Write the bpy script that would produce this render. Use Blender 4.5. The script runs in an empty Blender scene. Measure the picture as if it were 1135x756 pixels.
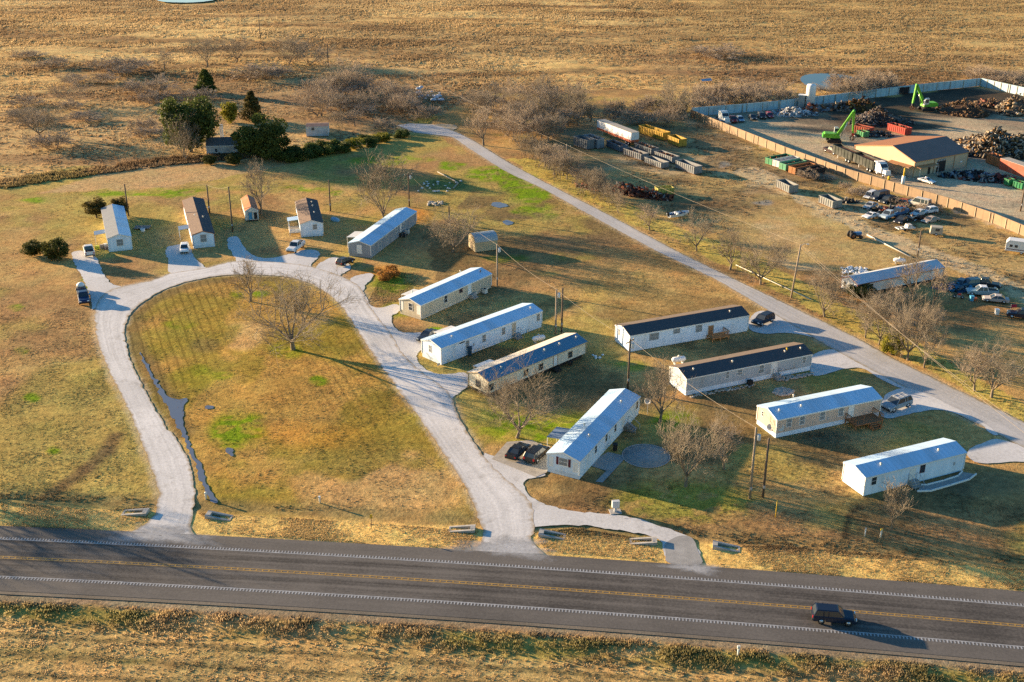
import bpy, bmesh, math, random
import numpy as np
from mathutils import Vector, Matrix
random.seed(7); RNG=np.random.default_rng(11)
SC=bpy.context.scene; COL=SC.collection
R=math.radians
# ------------------------------------------------------------------ survey of the site (camera solved from the mobile homes)
FPX,PITCH,ROLL,CAMH=1287.36,0.40945,0.005986,79.3466
CX,CY=567.5,378.0
def ray(px,py):
    X0,Y0=px-CX,py-CY; c,s=math.cos(ROLL),math.sin(ROLL)
    X=c*X0+s*Y0; Y=-s*X0+c*Y0
    return Vector((X/FPX, math.cos(PITCH)-Y/FPX*math.sin(PITCH), -math.sin(PITCH)-Y/FPX*math.cos(PITCH)))
def G(px,py,z=0.0):
    d=ray(px,py); t=(z-CAMH)/d.z
    return Vector((d.x*t,d.y*t,z))
def to_px(x,y,z=0.0):
    z=z-CAMH; d=y*np.cos(PITCH)-z*np.sin(PITCH); u=y*np.sin(PITCH)+z*np.cos(PITCH)
    X=FPX*x/d; Y=-FPX*u/d; c,s=math.cos(ROLL),math.sin(ROLL)
    return CX+c*X-s*Y, CY+s*X+c*Y
def tall(base,top_y):
    b=G(*base); best=min((abs(to_px(b.x,b.y,h*.05)[1]-top_y),h*.05) for h in range(1,500))
    return best[1]
# ------------------------------------------------------------------ materials
MATS={}
def new_mat(name):
    m=bpy.data.materials.new(name); m.use_nodes=True
    nt=m.node_tree; b=nt.nodes['Principled BSDF']
    return m,nt,b
def N(nt,t,**k):
    n=nt.nodes.new(t)
    for a,v in k.items():
        if a in n.inputs: n.inputs[a].default_value=v
        else: setattr(n,a,v)
    return n
def lk(nt,a,b): nt.links.new(a,b)
def mat(name,col,rough=.7,var=.18,scale=2.0,metal=0.0,bump=0.0,bscale=8.0,spec=.3,coord='Object',dirt=None,stripe=None,scale3=None):
    """noise-varied procedural paint / timber / metal"""
    if name in MATS: return MATS[name]
    m,nt,b=new_mat(name)
    tc=N(nt,'ShaderNodeTexCoord'); mp=N(nt,'ShaderNodeMapping')
    lk(nt,tc.outputs[coord],mp.inputs['Vector'])
    if scale3: mp.inputs['Scale'].default_value=scale3
    nz=N(nt,'ShaderNodeTexNoise',Scale=scale,Detail=5.0,Roughness=.6); lk(nt,mp.outputs[0],nz.inputs['Vector'])
    rp=N(nt,'ShaderNodeMapRange'); rp.inputs['From Min'].default_value=.3; rp.inputs['From Max'].default_value=.7
    rp.inputs['To Min'].default_value=1-var; rp.inputs['To Max'].default_value=1+var
    lk(nt,nz.outputs['Fac'],rp.inputs['Value'])
    mx=N(nt,'ShaderNodeMix',data_type='RGBA',blend_type='MULTIPLY'); mx.inputs[0].default_value=1
    mx.inputs[6].default_value=(*col,1); lk(nt,rp.outputs[0],mx.inputs[7])
    out=mx.outputs[2]
    if dirt:
        n2=N(nt,'ShaderNodeTexNoise',Scale=scale*.35,Detail=6.0,Roughness=.7); lk(nt,mp.outputs[0],n2.inputs['Vector'])
        r2=N(nt,'ShaderNodeMapRange'); r2.inputs['From Min'].default_value=.48; r2.inputs['From Max'].default_value=.72; r2.inputs['To Max'].default_value=dirt[3]
        lk(nt,n2.outputs['Fac'],r2.inputs['Value'])
        m2=N(nt,'ShaderNodeMix',data_type='RGBA'); m2.inputs[7].default_value=(*dirt[:3],1)
        lk(nt,r2.outputs[0],m2.inputs[0]); lk(nt,out,m2.inputs[6]); out=m2.outputs[2]
    h=None
    if stripe:      # (axis, spacing, depth, darkening)
        sx=N(nt,'ShaderNodeSeparateXYZ'); lk(nt,tc.outputs['Object'],sx.inputs[0])
        ml=N(nt,'ShaderNodeMath',operation='MULTIPLY'); ml.inputs[1].default_value=1/stripe[1]; lk(nt,sx.outputs[stripe[0]],ml.inputs[0])
        fr=N(nt,'ShaderNodeMath',operation='FRACT'); lk(nt,ml.outputs[0],fr.inputs[0])
        gt=N(nt,'ShaderNodeMath',operation='LESS_THAN'); gt.inputs[1].default_value=.16; lk(nt,fr.outputs[0],gt.inputs[0])
        m3=N(nt,'ShaderNodeMix',data_type='RGBA',blend_type='MULTIPLY'); m3.inputs[7].default_value=(stripe[3],)*3+(1,)
        lk(nt,gt.outputs[0],m3.inputs[0]); lk(nt,out,m3.inputs[6]); out=m3.outputs[2]
    lk(nt,out,b.inputs['Base Color'])
    b.inputs['Roughness'].default_value=rough; b.inputs['Metallic'].default_value=metal; b.inputs['Specular IOR Level'].default_value=spec
    if bump:
        nb=N(nt,'ShaderNodeTexNoise',Scale=bscale,Detail=4.0); lk(nt,mp.outputs[0],nb.inputs['Vector'])
        bp=N(nt,'ShaderNodeBump',Strength=bump,Distance=.05); lk(nt,nb.outputs['Fac'],bp.inputs['Height']); lk(nt,bp.outputs[0],b.inputs['Normal'])
    MATS[name]=m; return m
def ground_mat(name,bumpd=.09,var=.5):
    m,nt,b=new_mat(name)
    at=N(nt,'ShaderNodeAttribute',attribute_name='Col')
    tc=N(nt,'ShaderNodeTexCoord')
    n1=N(nt,'ShaderNodeTexNoise',Scale=.9,Detail=9.0,Roughness=.72); lk(nt,tc.outputs['Object'],n1.inputs['Vector'])
    r1=N(nt,'ShaderNodeMapRange'); r1.inputs['From Min'].default_value=.28; r1.inputs['From Max'].default_value=.72; r1.inputs['To Min'].default_value=1-var; r1.inputs['To Max'].default_value=1+var
    lk(nt,n1.outputs['Fac'],r1.inputs['Value'])
    mx=N(nt,'ShaderNodeMix',data_type='RGBA',blend_type='MULTIPLY'); mx.inputs[0].default_value=1
    lk(nt,at.outputs['Color'],mx.inputs[6]); lk(nt,r1.outputs[0],mx.inputs[7])
    n2=N(nt,'ShaderNodeTexNoise',Scale=.16,Detail=7.0,Roughness=.65); lk(nt,tc.outputs['Object'],n2.inputs['Vector'])
    r2=N(nt,'ShaderNodeMapRange'); r2.inputs['From Min'].default_value=.35; r2.inputs['From Max'].default_value=.65; r2.inputs['To Min'].default_value=0; r2.inputs['To Max'].default_value=1
    lk(nt,n2.outputs['Fac'],r2.inputs['Value'])
    tint=N(nt,'ShaderNodeMix',data_type='RGBA'); tint.inputs[6].default_value=(1.08,.98,.9,1); tint.inputs[7].default_value=(.93,1.02,.98,1)
    lk(nt,r2.outputs[0],tint.inputs[0])
    mx2=N(nt,'ShaderNodeMix',data_type='RGBA',blend_type='MULTIPLY'); mx2.inputs[0].default_value=1
    lk(nt,mx.outputs[2],mx2.inputs[6]); lk(nt,tint.outputs[2],mx2.inputs[7])
    # mowing lines where the attribute asks for them
    mo=N(nt,'ShaderNodeAttribute',attribute_name='Mow'); vp=N(nt,'ShaderNodeVectorMath',operation='DOT_PRODUCT'); vp.inputs[1].default_value=(.925,.38,0); lk(nt,tc.outputs['Object'],vp.inputs[0])
    nn=N(nt,'ShaderNodeTexNoise',Scale=.25,Detail=4.0); lk(nt,tc.outputs['Object'],nn.inputs['Vector'])
    ma=N(nt,'ShaderNodeMath',operation='MULTIPLY_ADD'); ma.inputs[1].default_value=.7; lk(nt,nn.outputs['Fac'],ma.inputs[0]); lk(nt,vp.outputs['Value'],ma.inputs[2])
    ms=N(nt,'ShaderNodeMath',operation='MULTIPLY'); ms.inputs[1].default_value=2*math.pi/1.5; lk(nt,ma.outputs[0],ms.inputs[0])
    si=N(nt,'ShaderNodeMath',operation='SINE'); lk(nt,ms.outputs[0],si.inputs[0])
    sq=N(nt,'ShaderNodeMath',operation='MAXIMUM'); sq.inputs[1].default_value=0; lk(nt,si.outputs[0],sq.inputs[0]); pw=N(nt,'ShaderNodeMath',operation='POWER'); pw.inputs[1].default_value=2.5; lk(nt,sq.outputs[0],pw.inputs[0]); ng=N(nt,'ShaderNodeMath',operation='MULTIPLY'); ng.inputs[1].default_value=-1.1; lk(nt,pw.outputs[0],ng.inputs[0])
    mm=N(nt,'ShaderNodeMath',operation='MULTIPLY'); lk(nt,ng.outputs[0],mm.inputs[0]); lk(nt,mo.outputs['Fac'],mm.inputs[1])
    nq=N(nt,'ShaderNodeMath',operation='POWER'); nq.inputs[1].default_value=1.6; lk(nt,n1.outputs['Fac'],nq.inputs[0]); nm=N(nt,'ShaderNodeMath',operation='MULTIPLY'); lk(nt,mm.outputs[0],nm.inputs[0]); lk(nt,nq.outputs[0],nm.inputs[1])
    m1=N(nt,'ShaderNodeMath',operation='ADD'); m1.inputs[1].default_value=1.0; lk(nt,nm.outputs[0],m1.inputs[0])
    mx3=N(nt,'ShaderNodeMix',data_type='RGBA',blend_type='MULTIPLY'); mx3.inputs[0].default_value=1; lk(nt,mx2.outputs[2],mx3.inputs[6]); lk(nt,m1.outputs[0],mx3.inputs[7])
    # fine straw grain
    n5=N(nt,'ShaderNodeTexNoise',Scale=5.5,Detail=6.0,Roughness=.75); lk(nt,tc.outputs['Object'],n5.inputs['Vector'])
    r5=N(nt,'ShaderNodeMapRange'); r5.inputs['From Min'].default_value=.3; r5.inputs['From Max'].default_value=.7; r5.inputs['To Min'].default_value=.62; r5.inputs['To Max'].default_value=1.38; lk(nt,n5.outputs['Fac'],r5.inputs['Value'])
    mx4=N(nt,'ShaderNodeMix',data_type='RGBA',blend_type='MULTIPLY'); mx4.inputs[0].default_value=1; lk(nt,mx3.outputs[2],mx4.inputs[6]); lk(nt,r5.outputs[0],mx4.inputs[7])
    lk(nt,mx4.outputs[2],b.inputs['Base Color'])
    b.inputs['Roughness'].default_value=.95; b.inputs['Specular IOR Level'].default_value=.05
    n3=N(nt,'ShaderNodeTexNoise',Scale=2.2,Detail=5.0,Roughness=.7); lk(nt,tc.outputs['Object'],n3.inputs['Vector'])
    bp=N(nt,'ShaderNodeBump',Strength=.9,Distance=bumpd); lk(nt,n3.outputs['Fac'],bp.inputs['Height'])
    lk(nt,bp.outputs[0],b.inputs['Normal'])
    MATS[name]=m; return m
def vcol_mat(name,rough=.9):
    m,nt,b=new_mat(name); at=N(nt,'ShaderNodeAttribute',attribute_name='Col'); lk(nt,at.outputs['Color'],b.inputs['Base Color'])
    b.inputs['Roughness'].default_value=rough; b.inputs['Specular IOR Level'].default_value=.1; MATS[name]=m; return m
def road_mat(name,c1,c2,scale,bumpd,tracks=0.0,rough=.9,big=.08,edge=None,spots=0.0):
    m,nt,b=new_mat(name); tc=N(nt,'ShaderNodeTexCoord')
    n1=N(nt,'ShaderNodeTexNoise',Scale=scale,Detail=8.0,Roughness=.7); lk(nt,tc.outputs['Object'],n1.inputs['Vector'])
    n2=N(nt,'ShaderNodeTexNoise',Scale=big,Detail=6.0,Roughness=.65); lk(nt,tc.outputs['Object'],n2.inputs['Vector'])
    ad=N(nt,'ShaderNodeMath',operation='ADD'); lk(nt,n1.outputs['Fac'],ad.inputs[0]); lk(nt,n2.outputs['Fac'],ad.inputs[1])
    last=ad.outputs[0]
    if tracks:
        uv=N(nt,'ShaderNodeUVMap'); mp=N(nt,'ShaderNodeMapping'); mp.inputs['Scale'].default_value=(9,.02,1); lk(nt,uv.outputs[0],mp.inputs[0])
        n3=N(nt,'ShaderNodeTexNoise',Scale=1.0,Detail=4.0,Roughness=.6); lk(nt,mp.outputs[0],n3.inputs['Vector'])
        sb=N(nt,'ShaderNodeMath',operation='MULTIPLY_ADD'); sb.inputs[1].default_value=tracks; lk(nt,n3.outputs['Fac'],sb.inputs[0]); lk(nt,last,sb.inputs[2])
        s2=N(nt,'ShaderNodeMath',operation='SUBTRACT'); s2.inputs[1].default_value=tracks*.5; lk(nt,sb.outputs[0],s2.inputs[0]); last=s2.outputs[0]
    r=N(nt,'ShaderNodeMapRange'); r.inputs['From Min'].default_value=.75; r.inputs['From Max'].default_value=1.25; lk(nt,last,r.inputs['Value'])
    mx=N(nt,'ShaderNodeMix',data_type='RGBA'); mx.inputs[6].default_value=(*c1,1); mx.inputs[7].default_value=(*c2,1); lk(nt,r.outputs[0],mx.inputs[0])
    out=mx.outputs[2]
    if spots:
        n4=N(nt,'ShaderNodeTexNoise',Scale=.45,Detail=7.0,Roughness=.7); lk(nt,tc.outputs['Object'],n4.inputs['Vector'])
        r4=N(nt,'ShaderNodeMapRange'); r4.inputs['From Min'].default_value=.55; r4.inputs['From Max'].default_value=.75; r4.inputs['To Max'].default_value=spots; lk(nt,n4.outputs['Fac'],r4.inputs['Value'])
        m4=N(nt,'ShaderNodeMix',data_type='RGBA'); m4.inputs[7].default_value=(.22,.19,.15,1); lk(nt,r4.outputs[0],m4.inputs[0]); lk(nt,out,m4.inputs[6]); out=m4.outputs[2]
    if edge:
        sp=N(nt,'ShaderNodeSeparateXYZ'); lk(nt,uv.outputs[0],sp.inputs[0]); sb2=N(nt,'ShaderNodeMath',operation='SUBTRACT'); sb2.inputs[1].default_value=.5; lk(nt,sp.outputs[0],sb2.inputs[0]); ab=N(nt,'ShaderNodeMath',operation='ABSOLUTE'); lk(nt,sb2.outputs[0],ab.inputs[0])
        n6=N(nt,'ShaderNodeTexNoise',Scale=.8,Detail=7.0,Roughness=.7); lk(nt,tc.outputs['Object'],n6.inputs['Vector']); a6=N(nt,'ShaderNodeMath',operation='MULTIPLY_ADD'); a6.inputs[1].default_value=.32; lk(nt,n6.outputs['Fac'],a6.inputs[0]); lk(nt,ab.outputs[0],a6.inputs[2])
        r6=N(nt,'ShaderNodeMapRange'); r6.inputs['From Min'].default_value=.57; r6.inputs['From Max'].default_value=.68; lk(nt,a6.outputs[0],r6.inputs['Value'])
        m6=N(nt,'ShaderNodeMix',data_type='RGBA'); m6.inputs[7].default_value=(*edge,1); lk(nt,r6.outputs[0],m6.inputs[0]); lk(nt,out,m6.inputs[6]); out=m6.outputs[2]
    lk(nt,out,b.inputs['Base Color']); b.inputs['Roughness'].default_value=rough; b.inputs['Specular IOR Level'].default_value=.15
    bp=N(nt,'ShaderNodeBump',Strength=.6,Distance=bumpd); lk(nt,n1.outputs['Fac'],bp.inputs['Height']); lk(nt,bp.outputs[0],b.inputs['Normal'])
    MATS[name]=m; return m
def water_mat(name,col):
    m,nt,b=new_mat(name); b.inputs['Base Color'].default_value=(*col,1); b.inputs['Roughness'].default_value=.12; b.inputs['Specular IOR Level'].default_value=.25; b.inputs['IOR'].default_value=1.33
    tc=N(nt,'ShaderNodeTexCoord'); n=N(nt,'ShaderNodeTexNoise',Scale=1.2,Detail=3.0); lk(nt,tc.outputs['Object'],n.inputs['Vector'])
    bp=N(nt,'ShaderNodeBump',Strength=.08,Distance=.05); lk(nt,n.outputs['Fac'],bp.inputs['Height']); lk(nt,bp.outputs[0],b.inputs['Normal'])
    MATS[name]=m; return m
def leaf_mat(name,c1,c2):
    m,nt,b=new_mat(name); at=N(nt,'ShaderNodeAttribute',attribute_name='Col')
    mx=N(nt,'ShaderNodeMix',data_type='RGBA'); mx.inputs[6].default_value=(*c1,1); mx.inputs[7].default_value=(*c2,1)
    lk(nt,at.outputs['Fac'],mx.inputs[0]); lk(nt,mx.outputs[2],b.inputs['Base Color']); b.inputs['Roughness'].default_value=.7; b.inputs['Specular IOR Level'].default_value=.2; add_translucent(m,.3)
    MATS[name]=m; return m
M_glass=mat('dark window glass',(.035,.045,.055),.12,.1,1.0,0,spec=.6)
M_white=mat('white painted trim',(.78,.77,.74),.55,.06,3.0)
M_black=mat('black rubber and plastic',(.018,.018,.02),.6,.2)
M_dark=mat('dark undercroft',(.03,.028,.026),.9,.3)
M_conc=mat('weathered concrete',(.36,.35,.33),.9,.18,1.5,bump=.2,dirt=(.25,.22,.18,.5))
M_conc2=mat('grey concrete slab',(.33,.32,.30),.9,.15,.9,bump=.2,dirt=(.2,.19,.18,.6))
M_woodp=mat('pale timber pole',(.30,.24,.18),.9,.3,3.0,scale3=(6,6,.6))
M_wood=mat('weathered timber pole',(.13,.095,.07),.9,.3,3.0,scale3=(6,6,.6))
M_deck=mat('stained deck boards',(.30,.13,.055),.75,.25,4.0,stripe=(0,.16,0,.55))
M_deck2=mat('orange brown deck boards',(.48,.23,.09),.75,.2,4.0,stripe=(0,.16,0,.6))
M_grey_wood=mat('grey weathered boards',(.24,.21,.18),.9,.25,4.0,stripe=(0,.16,0,.6))
M_steel=mat('galvanised steel',(.55,.57,.6),.4,.15,2.0,.5)
M_chrome=mat('bright rim alloy',(.6,.6,.62),.3,.1,3.0,.8)
M_lamp=mat('clear headlamp',(.8,.8,.78),.2,.05,3.0)
M_tail=mat('red tail lamp',(.5,.02,.02),.3,.05,3.0)
M_wire=mat('wire',(.30,.25,.19),.6,.1)
M_rust=mat('rusted steel',(.17,.075,.04),.9,.4,2.0,dirt=(.06,.04,.035,.7))
M_bark=mat('grey brown bark',(.20,.16,.115),.95,.3,3.0)
M_twig=mat('bare winter twigs',(.25,.205,.15),.95,.35,.7)
M_twig2=mat('reddish winter twigs',(.34,.27,.20),.95,.35,.6)
M_twig3=mat('pale winter twigs',(.27,.225,.165),.95,.3,.7)
M_tuft=vcol_mat('dry grass blades')
def add_translucent(m,amt):
    nt=m.node_tree; b=nt.nodes['Principled BSDF']; out=nt.nodes['Material Output']; tr=N(nt,'ShaderNodeBsdfTranslucent'); src=b.inputs['Base Color'].links[0].from_socket
    lk(nt,src,tr.inputs['Color']); mx=N(nt,'ShaderNodeMixShader'); mx.inputs[0].default_value=amt; lk(nt,b.outputs[0],mx.inputs[1]); lk(nt,tr.outputs[0],mx.inputs[2]); lk(nt,mx.outputs[0],out.inputs['Surface'])
add_translucent(M_tuft,.5)
M_scrap=vcol_mat('mixed scrap metal',.55)
M_rock=mat('pale field stones',(.42,.38,.31),.9,.25,2.0)
M_yellowp=mat('yellow marker paint',(.65,.42,.03),.6,.1)
M_ivory=mat('cream plastic',(.65,.62,.55),.5,.1)
# ------------------------------------------------------------------ mesh building
class MB:
    def __init__(s): s.v=[]; s.f=[]; s.sm=[]
    def add(s,vs,fs,smooth=False):
        o=len(s.v); s.v+= [tuple(p) for p in vs]; s.f+=[tuple(i+o for i in f) for f in fs]; s.sm+=[smooth]*len(fs); return s
    def box(s,c,d,rz=0.0,mtx=None,taper=1.0):
        x,y,z=d[0]/2,d[1]/2,d[2]/2; t=taper
        vs=[Vector(p) for p in ((-x,-y,-z),(x,-y,-z),(x,y,-z),(-x,y,-z),(-x*t,-y*t,z),(x*t,-y*t,z),(x*t,y*t,z),(-x*t,y*t,z))]
        m=mtx if mtx is not None else Matrix.Rotation(rz,4,'Z')
        s.add([m@p+Vector(c) for p in vs],[(0,3,2,1),(4,5,6,7),(0,1,5,4),(1,2,6,5),(2,3,7,6),(3,0,4,7)]); return s
    def tube(s,p0,p1,r0,r1=None,n=8,cap=True):
        p0=Vector(p0);p1=Vector(p1);r1=r0 if r1 is None else r1
        d=(p1-p0).normalized(); a=d.orthogonal().normalized(); b=d.cross(a)
        vs=[];
        for p,r in((p0,r0),(p1,r1)):
            for i in range(n):
                t=2*math.pi*i/n; vs.append(p+a*math.cos(t)*r+b*math.sin(t)*r)
        fs=[(i,(i+1)%n,n+(i+1)%n,n+i) for i in range(n)]
        if cap: fs+=[tuple(range(n-1,-1,-1)),tuple(range(n,2*n))]
        s.add(vs,fs,n>6); return s
    def path(s,pts,r,n=5):
        for a,b in zip(pts[:-1],pts[1:]): s.tube(a,b,r,r,n,False)
        return s
    def prism(s,poly,y0,y1):      # polygon in x,z extruded along y
        n=len(poly); vs=[(x,y0,z) for x,z in poly]+[(x,y1,z) for x,z in poly]
        fs=[tuple(range(n)),tuple(range(2*n-1,n-1,-1))]+[(i,n+i,n+(i+1)%n,(i+1)%n) for i in range(n)]
        s.add(vs,fs); return s
    def slices(s,sl):             # list of (y, polygon in x,z)
        n=len(sl[0][1]); vs=[(x,y,z) for y,pl in sl for x,z in pl]; fs=[tuple(range(n)),tuple(range(len(vs)-1,len(vs)-n-1,-1))]
        for k in range(len(sl)-1):
            for i in range(n): fs.append((k*n+i,(k+1)*n+i,(k+1)*n+(i+1)%n,k*n+(i+1)%n))
        s.add(vs,fs); return s
    def lathe(s,prof,n=16,c=(0,0,0),m=None):
        m=m or Matrix.Identity(4); vs=[];fs=[]
        for r,z in prof:
            for i in range(n):
                t=2*math.pi*i/n; vs.append(m@Vector((r*math.cos(t),r*math.sin(t),z))+Vector(c))
        for k in range(len(prof)-1):
            for i in range(n): fs.append((k*n+i,k*n+(i+1)%n,(k+1)*n+(i+1)%n,(k+1)*n+i))
        fs+=[tuple(range(n-1,-1,-1)),tuple(range((len(prof)-1)*n,len(prof)*n))]
        s.add(vs,fs,True); return s
    def mesh(s,name,mat=None,smooth=None):
        me=bpy.data.meshes.new(name); me.from_pydata(s.v,[],s.f)
        if any(s.sm): me.polygons.foreach_set('use_smooth',s.sm)
        if mat: me.materials.append(mat)
        me.update(); return me
    def build(s,name,mat,parent=None,**k):
        return link(name,s.mesh(name,mat),parent,**k)
def link(name,me,parent=None,loc=None,rz=None,m=None):
    o=bpy.data.objects.new(name,me); COL.objects.link(o)
    if parent is not None: o.parent=parent
    if loc is not None: o.location=loc
    if rz is not None: o.rotation_euler[2]=rz
    if m is not None:
        if not me.materials: me.materials.append(None)
        o.material_slots[0].link='OBJECT'; o.material_slots[0].material=m
    return o
def tag(o,label,cat,group=None):
    o['label']=label; o['category']=cat
    if group: o['group']=group
    return o
def thing(name,label,cat,loc=(0,0,0),rz=0.0,group=None):
    o=bpy.data.objects.new(name,None); COL.objects.link(o); o.location=loc; o.rotation_euler[2]=rz; o.empty_display_size=.2
    return tag(o,label,cat,group)
def np_mesh(name,V,F,mat=None,cols=None,fac=None):
    V=np.asarray(V,dtype=np.float32); F=np.asarray(F,dtype=np.int32); k=F.shape[1]
    me=bpy.data.meshes.new(name); me.vertices.add(len(V)); me.vertices.foreach_set('co',V.ravel())
    me.loops.add(F.size); me.loops.foreach_set('vertex_index',F.ravel())
    me.polygons.add(len(F)); me.polygons.foreach_set('loop_start',np.arange(0,F.size,k,dtype=np.int32)); me.polygons.foreach_set('loop_total',np.full(len(F),k,dtype=np.int32))
    if cols is not None:
        a=me.color_attributes.new('Col','FLOAT_COLOR','POINT'); c=np.ones((len(V),4),dtype=np.float32); c[:,:3]=cols; a.data.foreach_set('color',c.ravel())
    if fac is not None:
        a=me.attributes.new('Col','FLOAT','POINT'); a.data.foreach_set('value',np.asarray(fac,dtype=np.float32))
    if mat: me.materials.append(mat)
    me.update(calc_edges=True); return me
# ------------------------------------------------------------------ noise
def hsh(i,j,s):
    n=(i.astype(np.int64)*374761393+j.astype(np.int64)*668265263+s*974711)&0x7fffffff
    n=((n^(n>>13))*1274126177)&0x7fffffff
    return ((n^(n>>16))&0xffff)/65535.0
def vnoise(x,y,s=0):
    i=np.floor(x);j=np.floor(y);u=x-i;v=y-j;u=u*u*(3-2*u);v=v*v*(3-2*v)
    return (hsh(i,j,s)*(1-u)+hsh(i+1,j,s)*u)*(1-v)+(hsh(i,j+1,s)*(1-u)+hsh(i+1,j+1,s)*u)*v
def fbm(x,y,o=4,s=0):
    t=0;a=.5;n=0
    for k in range(o): t=t+a*vnoise(x*2**k,y*2**k,s+k*17);n+=a;a*=.55
    return t/n
def sst(a,b,x): t=np.clip((x-a)/(b-a),0,1); return t*t*(3-2*t)
def inpoly(X,Y,poly):
    r=np.zeros(X.shape,bool); n=len(poly)
    for i in range(n):
        x0,y0=poly[i];x1,y1=poly[(i+1)%n]
        if y0==y1: continue
        c=((Y>=y0)!=(Y>=y1))&(X<(x1-x0)*(Y-y0)/(y1-y0)+x0); r^=c
    return r
# ------------------------------------------------------------------ highway curve (from the centre line)
_c=[G(*p) for p in ((0,618),(400,638.4),(755,663.6),(1135,694))]
HW=np.polyfit([p.x for p in _c],[p.y for p in _c],2)
def hwy(x): return np.polyval(HW,x)
def hwn(x):
    d=Vector((1,2*HW[0]*x+HW[1],0)).normalized(); return Vector((-d.y,d.x,0))
# ------------------------------------------------------------------ ground painting: earth, grass and dirt colours of the site
FIELD=[(-900,208),(0,206),(90,193),(180,181),(300,168),(400,158),(455,147),(478,138),(500,120),(540,104),(640,98),(745,100),(766,122),(925,104),(1086,88),(1150,100),(2200,120),(2200,-170),(-900,-170)]
YARD=[(766,128),(864,120),(1007,103),(1086,95),(1140,104),(1400,150),(1400,330),(1135,259),(1050,229),(936,196),(840,160)]
LOT=[(600,160),(650,128),(760,126),(840,160),(936,198),(1050,232),(1150,265),(1300,340),(1140,345),(1060,300),(960,300),(880,300),(800,262),(700,216)]
LOOP=[(140,370),(148,345),(180,322),(235,307),(311,306),(365,327),(418,401),(470,470),(527,565),(520,580),(240,572),(225,545),(190,480),(165,440)]
outer=[(109,600),(140,592),(160.6,582),(172,568),(175.5,546),(166,513),(152,477),(142.3,452),(122.6,415),(108.5,379),(104.5,350),(110,331),(123,321),(138,316.8),(167.7,311),(190,303),(229,297),(256,290),(300,290),(343,295),(377,305.7),(399,318),(410,340),(430,365),(445,390),(466,411),(490,428),(501,442),(512,469),(538,508.5),(560,530),(578,545),(590,560),(592,585),(588,600),(603,613.4)]
inner=[(233,600.5),(216,592),(211.7,584),(213.5,567.6),(216,545.7),(210,513),(191.6,480),(187,477),(167.7,446),(148,407),(139.5,381.5),(138,364.6),(143.7,349),(156.4,336.4),(179,322.3),(207,312.4),(235.3,306.8),(269,304.5),(311.4,306),(342.5,313.8),(365,326.5),(382,344.8),(398.8,370),(418.6,401),(440,430),(463,461),(489.7,500),(511.8,534),(527,564),(534.8,589.7),(533,602),(522,611)]
fl=[G(*p) for p in((440,139),(460,147),(500,152),(520,165),(560,190),(600,208.7),(649,236),(726,277.7),(793,310),(847.5,342),(921,386),(1007,432),(1107,482),(1135,497),(1220,541))]
fu=[G(*p) for p in((455,137),(480,138),(500,144),(525,156),(560,178),(600,200),(674,238),(753,280),(815,310),(940,370),(995,400),(1135,468),(1220,509))]
OUTER=[tuple(G(*q))[:2] for q in outer]; INNER=[tuple(G(*q))[:2] for q in inner]; FL_=[tuple(q)[:2] for q in fl]; FU_=[tuple(q)[:2] for q in fu]
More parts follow.
